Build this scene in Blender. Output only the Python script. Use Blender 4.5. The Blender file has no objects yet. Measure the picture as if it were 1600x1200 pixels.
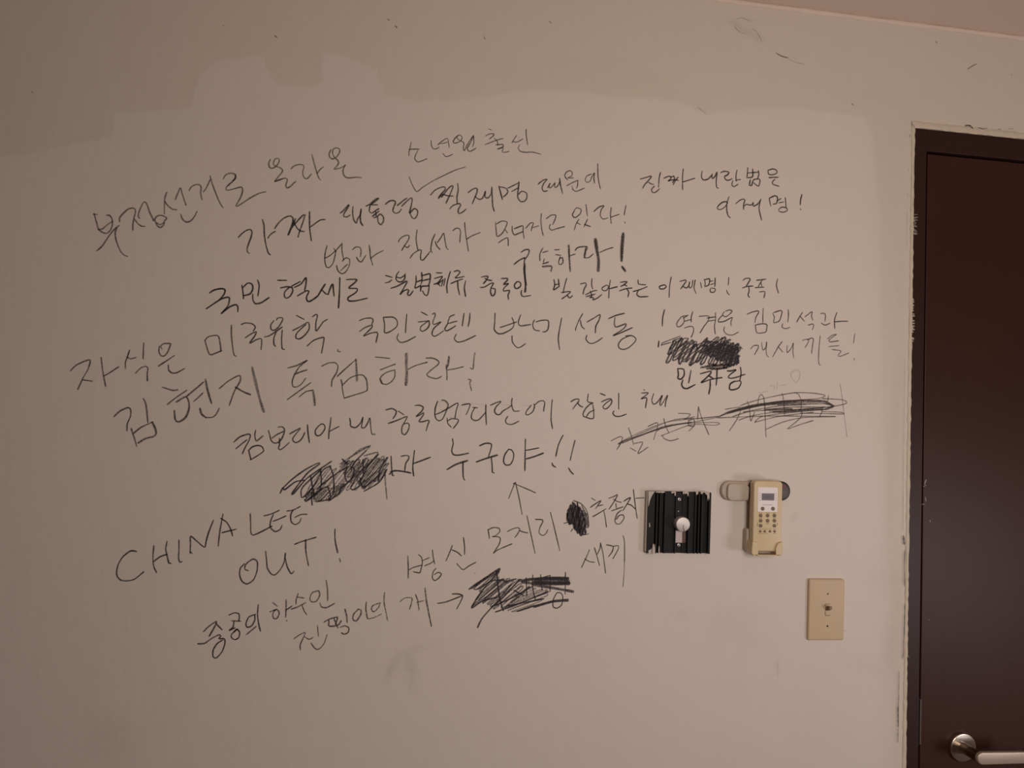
import bpy, bmesh, math, random
import numpy as np
from mathutils import Vector, Matrix
S = bpy.context.scene
COL = S.collection
# ---------------------------------------------------------------- camera, world, lights, exposure
F_PX = 1150.0
YAW, PITCH, ROLL = math.radians(8.30), math.radians(2.575), math.radians(2.214)
DIST = 1.395
cy_, sy_ = math.cos(YAW), math.sin(YAW); cp_, sp_ = math.cos(PITCH), math.sin(PITCH)
FW = Vector((sy_*cp_, cy_*cp_, sp_)); RT0 = Vector((cy_, -sy_, 0)); UP0 = RT0.cross(FW)
c_, s_ = math.cos(ROLL), math.sin(ROLL)
RT = c_*RT0 + s_*UP0; UP = -s_*RT0 + c_*UP0
def ray(px, py):
    return RT*((px-800)/F_PX) - UP*((py-600)/F_PX) + FW
_r = ray(1291, 952); CAMZ = 1.20 - _r.z*DIST/_r.y
CAM = Vector((0, -DIST, CAMZ))
def P(px, py, y=0.0):
    """point of the plane Y=y (parallel to the wall) seen at a photo position"""
    d = ray(px, py); return CAM + d*((y+DIST)/d.y)
cd = bpy.data.cameras.new('camera'); cam = bpy.data.objects.new('camera', cd); COL.objects.link(cam)
cd.sensor_fit = 'HORIZONTAL'; cd.sensor_width = 36.0; cd.lens = 36.0*F_PX/1600.0; cd.clip_start = 0.02
M = Matrix((RT, UP, -FW)).transposed().to_4x4(); M.translation = CAM; cam.matrix_world = M
S.camera = cam
w = bpy.data.worlds.new('world'); S.world = w; w.use_nodes = True
w.node_tree.nodes['Background'].inputs[0].default_value = (0.9, 0.8, 0.7, 1)
w.node_tree.nodes['Background'].inputs[1].default_value = 0.02
def area(name, loc, target, size, power, col, sy=None):
    l = bpy.data.lights.new(name, 'AREA'); l.size = size; l.energy = power; l.color = col
    if sy: l.shape = 'RECTANGLE'; l.size_y = sy
    o = bpy.data.objects.new(name, l); COL.objects.link(o); o.location = loc
    o.rotation_euler = (Vector(target)-Vector(loc)).to_track_quat('-Z', 'Y').to_euler(); return o
area('right_key_light', (2.05, -1.40, 1.05), (0.9, 0, 1.15), 0.5, 8.0, (1.0, 0.90, 0.93))  # unseen key light, inferred from shadows falling left; no window modelled
area('wall_fill_light', (0.62, -1.80, 1.62), (0.45, 0, 1.48), 0.6, 15.5, (1.0, 0.88, 0.795))  # unseen soft fill, added to even out brightness across the wall
S.view_settings.view_transform = 'Standard'; S.view_settings.look = 'None'
S.view_settings.exposure = -0.10; S.view_settings.gamma = 1.0; S.view_settings.use_curve_mapping = False
S.cycles.transparent_max_bounces = 48
# ---------------------------------------------------------------- helpers
def tag(o, label=None, cat=None, group=None, kind=None):
    if label: o['label'] = label
    if cat: o['category'] = cat
    if group: o['group'] = group
    if kind: o['kind'] = kind
    return o
def link(name, me, mat=None, parent=None):
    o = bpy.data.objects.new(name, me); COL.objects.link(o)
    if mat: me.materials.append(mat)
    if parent:
        o.parent = parent; o.matrix_parent_inverse = parent.matrix_world.inverted()
    return o
def empty(name, loc):
    o = bpy.data.objects.new(name, None); COL.objects.link(o); o.empty_display_size = 0.02
    o.location = loc; o.matrix_world = Matrix.Translation(loc); return o
def obj(name, bm, mat, parent=None, smooth=False):
    me = bpy.data.meshes.new(name)
    bmesh.ops.recalc_face_normals(bm, faces=bm.faces[:])
    bm.to_mesh(me); bm.free()
    if smooth:
        me.polygons.foreach_set('use_smooth', [True]*len(me.polygons))
        try: me.set_sharp_from_angle(angle=math.radians(38))
        except Exception: pass
    return link(name, me, mat, parent)
def add_box(bm, lo, hi, bev=0.0, seg=2):
    lo, hi = [min(a, b) for a, b in zip(lo, hi)], [max(a, b) for a, b in zip(lo, hi)]
    vs = [bm.verts.new((x, y, z)) for x in (lo[0], hi[0]) for y in (lo[1], hi[1]) for z in (lo[2], hi[2])]
    fs = [bm.faces.new([vs[i] for i in q]) for q in ((0,1,3,2),(4,6,7,5),(0,4,5,1),(2,3,7,6),(0,2,6,4),(1,5,7,3))]
    if bev:
        es = list({e for f in fs for e in f.edges})
        bmesh.ops.bevel(bm, geom=es, offset=bev, segments=seg, profile=0.5, affect='EDGES')
    return bm
def box(lo, hi, bev=0.0, seg=2):
    return add_box(bmesh.new(), lo, hi, bev, seg)
def rrect(cx, cz, w, h, r, n=8):
    pts = []
    for (sx, sz, a0) in ((1,1,0),(-1,1,90),(-1,-1,180),(1,-1,270)):
        for k in range(n+1):
            a = math.radians(a0+90*k/n)
            pts.append((cx+sx*(w/2-r)+r*math.cos(a), cz+sz*(h/2-r)+r*math.sin(a)))
    return pts
def add_prism(bm, pts, y0, y1, bev=0.0, seg=3):
    """outline in XZ extruded from y0 (wall side) to y1 (room side, smaller y), front edge rounded"""
    rings = [(y0, 0.0)]
    if bev:
        for k in range(seg+1):
            a = math.pi/2*k/seg
            rings.append((y1+bev*(1-math.sin(a)), bev*(1-math.cos(a))))
    else: rings.append((y1, 0.0))
    n = len(pts); cx = sum(p[0] for p in pts)/n; cz = sum(p[1] for p in pts)/n
    # inward normals by neighbours
    nrm = []
    for i in range(n):
        a, b = pts[i-1], pts[(i+1) % n]; d = Vector((b[0]-a[0], b[1]-a[1]))
        if d.length < 1e-9: d = Vector((1, 0))
        d.normalize(); q = Vector((-d.y, d.x))
        if q.dot(Vector((cx-pts[i][0], cz-pts[i][1]))) < 0: q = -q
        nrm.append(q)
    R = [[bm.verts.new((p[0]+nrm[i].x*o, y, p[1]+nrm[i].y*o)) for i, p in enumerate(pts)] for y, o in rings]
    for a, b in zip(R, R[1:]):
        for i in range(n):
            bm.faces.new((a[i], a[(i+1) % n], b[(i+1) % n], b[i]))
    bm.faces.new(R[-1]); bm.faces.new(R[0][::-1])
    return bm
def prism(pts, y0, y1, bev=0.0, seg=3): return add_prism(bmesh.new(), pts, y0, y1, bev, seg)
def circ(cx, cz, r, n=32): return [(cx+r*math.cos(2*math.pi*k/n), cz+r*math.sin(2*math.pi*k/n)) for k in range(n)]
# ---------------------------------------------------------------- materials
def mat(name, col, rough=0.5, metal=0.0, noise=0.0, nscale=40.0, bump=0.0, bscale=200.0, aniso=0.0, spec=0.5, coat=0.0):
    m = bpy.data.materials.new(name); m.use_nodes = True; nt = m.node_tree; b = nt.nodes['Principled BSDF']
    b.inputs['Roughness'].default_value = rough; b.inputs['Metallic'].default_value = metal
    b.inputs['Specular IOR Level'].default_value = spec
    b.inputs['Anisotropic'].default_value = aniso; b.inputs['Coat Weight'].default_value = coat
    tc = nt.nodes.new('ShaderNodeTexCoord')
    n = nt.nodes.new('ShaderNodeTexNoise'); n.inputs['Scale'].default_value = nscale; n.inputs['Detail'].default_value = 6
    nt.links.new(tc.outputs['Object'], n.inputs['Vector'])
    mx = nt.nodes.new('ShaderNodeMix'); mx.data_type = 'RGBA'
    mx.inputs[6].default_value = (*[c*(1-noise) for c in col], 1); mx.inputs[7].default_value = (*[min(1, c*(1+noise)) for c in col], 1)
    nt.links.new(n.outputs['Fac'], mx.inputs[0]); nt.links.new(mx.outputs[2], b.inputs['Base Color'])
    if bump:
        n2 = nt.nodes.new('ShaderNodeTexNoise'); n2.inputs['Scale'].default_value = bscale; n2.inputs['Detail'].default_value = 4
        nt.links.new(tc.outputs['Object'], n2.inputs['Vector'])
        bp = nt.nodes.new('ShaderNodeBump'); bp.inputs['Strength'].default_value = bump; bp.inputs['Distance'].default_value = 0.001
        nt.links.new(n2.outputs['Fac'], bp.inputs['Height']); nt.links.new(bp.outputs['Normal'], b.inputs['Normal'])
    return m
def ink_mat(name, col):
    m = bpy.data.materials.new(name); m.use_nodes = True; nt = m.node_tree; N = nt.nodes; L = nt.links
    b = N['Principled BSDF']; b.inputs['Base Color'].default_value = (*col, 1); b.inputs['Roughness'].default_value = 0.6
    b.inputs['Specular IOR Level'].default_value = 0.25
    at = N.new('ShaderNodeAttribute'); at.attribute_name = 'ink'      # x: across -1..1, y: opacity, z: dryness
    sep = N.new('ShaderNodeSeparateXYZ'); L.new(at.outputs['Vector'], sep.inputs[0])
    def mth(op, a, bb=None, c=None):
        n = N.new('ShaderNodeMath'); n.operation = op
        for i, v in enumerate((a, bb, c)):
            if v is None: continue
            if isinstance(v, (int, float)): n.inputs[i].default_value = v
            else: L.new(v, n.inputs[i])
        return n.outputs[0]
    tc = N.new('ShaderNodeTexCoord')
    n1 = N.new('ShaderNodeTexNoise'); n1.inputs['Scale'].default_value = 420; n1.inputs['Detail'].default_value = 3
    L.new(tc.outputs['Object'], n1.inputs['Vector'])
    n2 = N.new('ShaderNodeTexNoise'); n2.inputs['Scale'].default_value = 90; n2.inputs['Detail'].default_value = 2
    L.new(tc.outputs['Object'], n2.inputs['Vector'])
    ab = mth('ABSOLUTE', sep.outputs[0])
    prof = N.new('ShaderNodeMapRange'); prof.interpolation_type = 'SMOOTHSTEP'
    L.new(ab, prof.inputs['Value']); prof.inputs['From Min'].default_value = 1.0; prof.inputs['From Max'].default_value = 0.35
    prof.inputs['To Min'].default_value = 0; prof.inputs['To Max'].default_value = 1
    g = N.new('ShaderNodeMapRange'); L.new(n1.outputs['Fac'], g.inputs['Value'])
    g.inputs['From Min'].default_value = 0.42; g.inputs['From Max'].default_value = 0.56; g.inputs['To Min'].default_value = 1; g.inputs['To Max'].default_value = 0
    dry = mth('MULTIPLY', g.outputs[0], sep.outputs[2]); keep = mth('SUBTRACT', 1.0, dry)
    g2 = N.new('ShaderNodeMapRange'); L.new(n2.outputs['Fac'], g2.inputs['Value'])
    g2.inputs['From Min'].default_value = 0.3; g2.inputs['From Max'].default_value = 0.7; g2.inputs['To Min'].default_value = 0.8; g2.inputs['To Max'].default_value = 1.1
    a = mth('MULTIPLY', mth('MULTIPLY', prof.outputs[0], sep.outputs[1]), mth('MULTIPLY', keep, g2.outputs[0]))
    a = mth('MINIMUM', a, 1.0)
    L.new(a, b.inputs['Alpha'])
    return m
INK = ink_mat('black_marker_ink', (0.022, 0.016, 0.015))
INK_BLUE = ink_mat('blue_black_marker_ink', (0.034, 0.029, 0.038))
PENCIL = ink_mat('grey_pencil', (0.07, 0.052, 0.048))
SPECK = ink_mat('brown_grime', (0.12, 0.07, 0.05))
CREAM_DAB = ink_mat('cream_paint_dab', (0.62, 0.54, 0.47))
M_CREAM = mat('aged_ivory_plastic', (0.53, 0.40, 0.245), 0.42, noise=0.06, nscale=25)
M_REMOTE = mat('yellowed_remote_plastic', (0.62, 0.49, 0.30), 0.38, noise=0.05, nscale=25)
M_BEIGE = mat('dusty_beige_plastic', (0.47, 0.39, 0.31), 0.5, noise=0.08, nscale=60)
M_PANEL = mat('white_print_panel', (0.80, 0.74, 0.72), 0.4)
M_LCD = mat('grey_display', (0.20, 0.18, 0.20), 0.2)
M_BTN = mat('grey_brown_rubber', (0.17, 0.12, 0.075), 0.6)
M_TXT = mat('brown_print', (0.22, 0.14, 0.08), 0.7)
M_BLACK = mat('black_anodised_aluminium', (0.007, 0.006, 0.006), 0.55, 0.0, noise=0.3, nscale=60, bump=0.1, bscale=500, spec=0.22)
M_BLACKP = mat('black_plastic', (0.014, 0.011, 0.010), 0.45)
M_LENS = mat('smoked_lens', (0.085, 0.062, 0.058), 0.5)
M_RED = mat('red_indicator', (0.13, 0.03, 0.027), 0.5)
M_SILVER = mat('brushed_aluminium', (0.55, 0.50, 0.47), 0.5, 0.6, noise=0.08, nscale=90, aniso=0.7)
M_STEEL = mat('satin_steel', (0.62, 0.55, 0.46), 0.28, 1.0, noise=0.04, nscale=60)
M_LEVER = mat('worn_lever_metal', (0.50, 0.415, 0.33), 0.42, 0.6, noise=0.04, nscale=60)
M_SCREW = mat('zinc_screw', (0.42, 0.39, 0.37), 0.4, 0.7)
M_DARK = mat('dark_slot', (0.012, 0.009, 0.008), 0.6)
M_PLATE = mat('bare_metal_tag', (0.50, 0.41, 0.39), 0.5, 0.2, noise=0.15, nscale=300)
M_RUST = mat('rusty_brown_edge', (0.10, 0.045, 0.035), 0.6)
M_SMEAR = mat('dried_wall_paint', (0.50, 0.44, 0.38), 0.7, noise=0.1, nscale=200, bump=0.4)
M_TOGGLE = mat('shaded_toggle_plastic', (0.20, 0.13, 0.06), 0.4, noise=0.15, nscale=200)  # base colour darkened to carry the shade on the toggle's upper face
def door_mat(name, col, rough):
    m = mat(name, col, rough, noise=0.14, nscale=4, bump=0.12, bscale=260, spec=0.2)
    return m
M_DOOR = door_mat('dark_brown_door_paint', (0.040, 0.0135, 0.0085), 0.42)
M_FRAME = door_mat('dark_brown_frame_paint', (0.031, 0.0130, 0.0105), 0.42)
def wall_mat():
    m = bpy.data.materials.new('painted_plaster'); m.use_nodes = True; nt = m.node_tree; N = nt.nodes; L = nt.links
    b = N['Principled BSDF']; b.inputs['Roughness'].default_value = 0.55; b.inputs['Specular IOR Level'].default_value = 0.3
    tc = N.new('ShaderNodeTexCoord')
    def noise(scale, detail=5, vec=None, rough=0.5):
        n = N.new('ShaderNodeTexNoise'); n.inputs['Scale'].default_value = scale; n.inputs['Detail'].default_value = detail
        n.inputs['Roughness'].default_value = rough
        L.new(vec or tc.outputs['Object'], n.inputs['Vector']); return n.outputs['Fac']
    def mth(op, a, bb):
        n = N.new('ShaderNodeMath'); n.operation = op
        for i, v in enumerate((a, bb)):
            if isinstance(v, (int, float)): n.inputs[i].default_value = v
            else: L.new(v, n.inputs[i])
        return n.outputs[0]
    def mix(f, a, bb):
        n = N.new('ShaderNodeMix'); n.data_type = 'RGBA'
        if isinstance(f, float): n.inputs[0].default_value = f
        else: L.new(f, n.inputs[0])
        for i, v in ((6, a), (7, bb)):
            if isinstance(v, tuple): n.inputs[i].default_value = (*v, 1)
            else: L.new(v, n.inputs[i])
        return n.outputs[2]
    def attr(nm):
        a = N.new('ShaderNodeAttribute'); a.attribute_name = nm; return a.outputs['Fac']
    def ramp(v, lo, hi):
        r = N.new('ShaderNodeMapRange'); r.interpolation_type = 'SMOOTHSTEP'; L.new(v, r.inputs['Value'])
        r.inputs['From Min'].default_value = lo; r.inputs['From Max'].default_value = hi; return r.outputs[0]
    mp = N.new('ShaderNodeMapping'); mp.inputs['Scale'].default_value = (1, 1, 0.12); L.new(tc.outputs['Object'], mp.inputs['Vector'])
    streak = noise(55, 4, mp.outputs[0])
    wob = mth('MULTIPLY', mth('SUBTRACT', noise(70, 4), 0.5), 0.016)
    fresh = ramp(mth('ADD', attr('fresh'), wob), -0.004, 0.006)
    soft = ramp(attr('soft'), -0.05, 0.03)
    olive = ramp(mth('ADD', attr('olive'), wob), -0.004, 0.012)
    old = (0.628, 0.552, 0.473); new = (0.665, 0.595, 0.53)
    c = mix(fresh, old, new)
    c = mix(mth('MULTIPLY', olive, 0.55), c, (0.60, 0.545, 0.45))
    c = mix(mth('MULTIPLY', soft, 0.8), c, (0.61, 0.54, 0.46))
    blot = ramp(noise(3.2, 3), 0.35, 0.75)
    c = mix(mth('MULTIPLY', blot, 0.06), c, (0.50, 0.46, 0.36))
    c = mix(mth('MULTIPLY', ramp(streak, 0.35, 0.75), 0.07), c, (0.72, 0.66, 0.61))
    g = mth('MULTIPLY', attr('grime'), mth('ADD', 0.35, noise(45, 5)))
    c = mix(mth('MINIMUM', g, 0.8), c, (0.19, 0.135, 0.085))
    L.new(c, b.inputs['Base Color'])
    bp = N.new('ShaderNodeBump'); bp.inputs['Strength'].default_value = 0.8; bp.inputs['Distance'].default_value = 0.0016
    h = mth('ADD', mth('ADD', mth('MULTIPLY', streak, 0.35), mth('MULTIPLY', noise(260, 3), 0.12)), mth('ADD', mth('MULTIPLY', noise(14, 3), 0.9), mth('MULTIPLY', fresh, 0.25)))
    L.new(h, bp.inputs['Height']); L.new(bp.outputs['Normal'], b.inputs['Normal'])
    return m
M_WALL = wall_mat()
M_CEIL = mat('ceiling_paint', (0.70, 0.57, 0.48), 0.7, noise=0.04, nscale=3, bump=0.1)
M_OTHER = mat('room_wall_paint', (0.45, 0.37, 0.30), 0.8, noise=0.04, nscale=4)
M_FLOOR = mat('floor_vinyl', (0.16, 0.10, 0.07), 0.5, noise=0.2, nscale=6)
M_CAULK = mat('yellowed_caulk', (0.58, 0.505, 0.395), 0.6, noise=0.14, nscale=60, bump=0.8, bscale=150)
# ---------------------------------------------------------------- structure
XF = (P(1430, 200).x + P(1422, 700).x + P(1414.6, 1200).x)/3       # outer edge of the door frame
ZF = (P(1430, 200).z + P(1600, 216).z)/2                          # top of the door frame
ZC = (P(1180, 2).z + P(1450, 37).z + P(1600, 61).z)/3              # ceiling height
print('XF', XF, 'ZF', ZF, 'ZC', ZC, 'CAMZ', CAMZ, 'left', P(0, 600), 'switch w', (P(1319, 905)-P(1265, 905)).length, (P(1291, 904)-P(1291, 1001)).length)
FW_W = 0.90                                                        # overall frame width
XL, XR, YB = -2.3, 2.35, -3.1
XD1 = XF + FW_W
def sdf(px, pz, poly):
    poly = np.array(poly); n = len(poly); d = np.full(px.shape, 1e9); inside = np.zeros(px.shape, bool)
    for i in range(n):
        a = poly[i]; b = poly[(i+1) % n]; e = b-a
        t = np.clip(((px-a[0])*e[0]+(pz-a[1])*e[1])/max(1e-12, (e**2).sum()), 0, 1)
        d = np.minimum(d, np.hypot(px-a[0]-t*e[0], pz-a[1]-t*e[1]))
        cr = ((a[1] > pz) != (b[1] > pz)) & (px < (b[0]-a[0])*(pz-a[1])/(b[1]-a[1]+1e-12)+a[0]); inside ^= cr
    return np.where(inside, d, -d)
def wpoly(s):
    return [(lambda q: (q.x, q.z))(P(*map(float, t.split(',')))) for t in s.split()]
def build_wall():
    xs = np.unique(np.concatenate([np.linspace(XL, XF, 330), np.linspace(XF, XD1, 60), np.linspace(XD1, XR, 20)]))
    zs = np.unique(np.concatenate([np.linspace(0, 0.7, 20), np.linspace(0.7, ZF, 170), np.linspace(ZF, ZC, 50)]))
    X, Z = np.meshgrid(xs, zs, indexing='ij')
    co = np.stack([X, np.zeros_like(X), Z], -1).reshape(-1, 3)
    nz = len(zs); faces = []
    iF = int(np.searchsorted(xs, XF-1e-9)); iD = int(np.searchsorted(xs, XD1-1e-9)); jF = int(np.searchsorted(zs, ZF-1e-9))
    for i in range(len(xs)-1):
        for j in range(nz-1):
            if iF <= i < iD and j < jF: continue
            a = i*nz+j; faces.append((a, a+nz, a+nz+1, a+1))
    # reveal of the door opening, 12 cm deep
    n0 = len(co); ex = []
    for x, z in ((XF, 0), (XF, ZF), (XD1, ZF), (XD1, 0)): ex.append((x, 0.0, z)); ex.append((x, 0.12, z))
    co = np.vstack([co, ex]); 
    for k in range(3): a = n0+2*k; faces.append((a, a+2, a+3, a+1))
    me = bpy.data.meshes.new('wall_back'); me.from_pydata([tuple(v) for v in co], [], faces); me.update()
    px, pz = co[:, 0], co[:, 2]
    fresh = wpoly('-900,330 40,240 175,212 178,176 296,168 305,128 330,96 412,84 414,104 430,130 470,134 499,132 500,79 540,87 588,108 601,146 640,155 700,157 760,151 800,140 860,139 900,142 950,149 1000,152 1060,156 1100,176 1190,166 1250,168 1310,176 1352,182 1362,205 1370,260 1376,330 1378,480 1382,700 1390,900 1396,1200 1400,1900 -900,1900')
    soft = wpoly('1372,180 1440,180 1430,700 1420,1400 1392,1400 1388,700 1380,400')
    olive = wpoly('880,88 960,82 1030,112 1106,176 1060,156 1000,151 900,142 800,138 760,120 820,95')
    for nm, pl in (('fresh', fresh), ('soft', soft), ('olive', olive)):
        a = me.attributes.new(nm, 'FLOAT', 'POINT'); a.data.foreach_set('value', sdf(px, pz, pl).astype(np.float32))
    gr = np.zeros(len(co))
    for (x, y, sx, sy, ang, amp) in ((612,1044,5,14,20,.22),(640,1040,6,12,-25,.25),(650,1015,18,5,-15,.12),(168,1155,26,24,0,.10),(645,1072,4,10,-35,.16),
            (1405,935,9,70,0,.10),(1392,790,9,90,0,.07),(1355,1040,30,14,10,.05),(1150,965,28,14,0,.07),(1170,1000,30,16,20,.05),(1158,700,50,22,0,.035),
            (1160,46,14,5,30,.16),(1182,55,5,13,-50,.14),(1145,36,8,4,40,.12),(1172,30,10,3,10,.10),(1402,640,7,60,0,.08),(1408,460,5,60,0,.06),
            (1375,905,18,16,0,.07),(1240,808,3,4,0,.25),(720,320,70,22,10,.015),(1120,985,12,30,0,.04),(1065,960,8,5,0,.1),(1280,1120,40,60,0,.02),
            (520,800,60,90,10,.015),(1155,1030,6,12,0,.05),(1215,1040,2,10,0,.09),(1146,1075,18,8,20,.05),(1390,1010,8,30,0,.12),(1380,150,60,20,0,.02)):
        c = P(x, y); s = 1.2e-3; a = math.radians(ang); ca, sa = math.cos(a), math.sin(a)
        dx, dz = px-c.x, pz-c.z; u = (dx*ca-dz*sa)/(sx*s); v = (dx*sa+dz*ca)/(sy*s)
        gr += amp*np.exp(-0.5*(u*u+v*v))
    a = me.attributes.new('grime', 'FLOAT', 'POINT'); a.data.foreach_set('value', gr.astype(np.float32))
    return tag(link('wall_back', me, M_WALL), 'cream painted wall covered in black Korean handwriting', kind='structure')
WALL = build_wall()
def slab(name, lo, hi, m): return tag(obj(name, box(lo, hi), m), kind='structure')
slab('ceiling', (XL, YB, ZC), (XR, 0.0, ZC+0.08), M_CEIL)
slab('floor', (XL, YB, -0.08), (XR, 0.12, 0.0), M_FLOOR)
slab('wall_left', (XL-0.08, YB, 0), (XL, 0.0, ZC), M_OTHER)
slab('wall_right', (XR, YB, 0), (XR+0.08, 0.0, ZC), M_OTHER)
slab('wall_front', (XL, YB-0.08, 0), (XR, YB, ZC), M_OTHER)
# paint-filled joint along the top of the wall
rnd = random.Random(5)
def bead(name, path, w, h, m, jit=0.25, side=(0, 0, 1), parent=None):
    """rounded irregular bead lying on the wall (plane y=0) along a path of (x, z)"""
    bm = bmesh.new(); rows = []
    for (x, z, nx, nz) in path:
        ww = w*(1+rnd.uniform(-jit, jit)); hh = h*(1+rnd.uniform(-jit, jit)); r = []
        for k in range(7):
            t = -1+2*k/6; r.append(bm.verts.new((x+nx*ww/2*t, -hh*math.sqrt(max(0, 1-t*t))-0.0002, z+nz*ww/2*t)))
        rows.append(r)
    for a, b in zip(rows, rows[1:]):
        for k in range(6): bm.faces.new((a[k], a[k+1], b[k+1], b[k]))
    return obj(name, bm, m, parent, smooth=True)
tag(bead('trim_1', [(x, ZC-0.004, 0, 1) for x in np.linspace(XL, XR, 260)], 0.010, 0.0035, M_CEIL, 0.2), 'painted caulk joint between wall and ceiling', kind='structure')
# door frame (steel) --------------------------------------------------
JW = 0.0308; HW = P(1457, 201).z-P(1457, 235).z
yF = 0.003
frame = tag(obj('trim_2', box((XF, yF, 0), (XF+JW, 0.11, ZF), 0.0012), M_FRAME), 'dark brown painted door frame', kind='structure')
obj('head_jamb', box((XF+JW, yF, ZF-HW), (XD1-JW, 0.11, ZF), 0.0012), M_FRAME, frame)
obj('right_jamb', box((XD1-JW, yF, 0), (XD1, 0.11, ZF), 0.0012), M_FRAME, frame)
obj('door_stop', add_box(add_box(box((XF+JW, 0.05, 0), (XF+JW+0.014, 0.11, ZF-HW)), (XD1-JW-0.014, 0.05, 0), (XD1-JW, 0.11, ZF-HW)), (XF+JW+0.014, 0.05, ZF-HW-0.014), (XD1-JW-0.014, 0.11, ZF-HW)), M_FRAME, frame)
# caulk around frame
n = 220
c1 = bead('trim_3', [(XF-0.0036, z, 1, 0) for z in np.linspace(0.02, ZF+0.003, n)], 0.0082, 0.0020, M_CAULK, 0.28)
tag(c1, 'yellowed cracked caulk strip around the door frame', kind='structure')
bead('top_caulk', [(x, ZF+0.0065, 0, 1) for x in np.linspace(XF-0.008, XD1, 90)], 0.0140, 0.0018, M_CAULK, 0.16, parent=c1)
# door leaf ------------------------------------------------------------
GX = XF+JW+0.0050; GZ = ZF-HW-0.005
leaf = tag(obj('door_1', box((GX, 0.006, 0.006), (XD1-JW-0.0034, 0.048, GZ), 0.0012), M_DOOR), 'dark brown painted door with a steel lever handle', kind='structure')
# strike lip in the gap
a = P(1445.3, 1093); b = P(1444.6, 1163); gx = XF+JW+0.0012
obj('strike_plate', box((gx-0.0012, -0.0006, b.z), (gx+0.0010, 0.012, a.z), 0.0004), mat('dull_strike_metal', (0.16, 0.12, 0.11), 0.45, 0.5), frame)
obj('strike_recess', box((gx-0.0062, yF-0.0004, b.z-0.002), (gx-0.0012, yF+0.001, a.z+0.002)), M_DARK, frame)
# lever handle: rosette, neck, lever
yD = 0.006
rc = P(1505.5, 1168.5, yD-0.008); Rr = 0.0292
hd = obj('door_handle', prism(circ(rc.x, rc.z, Rr, 48), yD, yD-0.009, 0.0025, 4), M_STEEL, leaf, smooth=True)
yN = yD-0.062
def tube_y(bm, cx, cz, r0, r1, y0, y1, n=28):
    A = [bm.verts.new((cx+r0*math.cos(2*math.pi*k/n), y0, cz+r0*math.sin(2*math.pi*k/n))) for k in range(n)]
    B = [bm.verts.new((cx+r1*math.cos(2*math.pi*k/n), y1, cz+r1*math.sin(2*math.pi*k/n))) for k in range(n)]
    for k in range(n): bm.faces.new((A[k], A[(k+1) % n], B[(k+1) % n], B[k]))
    bm.faces.new(A[::-1]); bm.faces.new(B)
bm = bmesh.new(); tube_y(bm, rc.x, rc.z, 0.0115, 0.0098, yD-0.008, yN+0.008)
obj('handle_neck', bm, mat('dark_steel_neck', (0.30, 0.24, 0.19), 0.25, 1.0), hd, smooth=True)
lz = rc.z+0.0042; lx0 = rc.x-0.0170
pts = []
for k in range(13):
    a = math.pi/2+math.pi*k/12; pts.append((lx0+0.0120+0.0120*math.cos(a), lz+0.0120*math.sin(a)))
for k in range(13):
    a = -math.pi/2+math.pi*k/12; pts.append((lx0+0.118+0.0095*math.cos(a), lz-0.001+0.0112*math.sin(a)))
obj('lever', prism(pts, yN+0.003, yN-0.004, 0.0018, 4), M_LEVER, hd, smooth=True)
kc = P(1606, 1172, yD); obj('keyhole_cover', prism(rrect(kc.x, kc.z, 0.018, 0.012, 0.003), yD, yD-0.004, 0.001), M_BLACKP, leaf)
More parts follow.
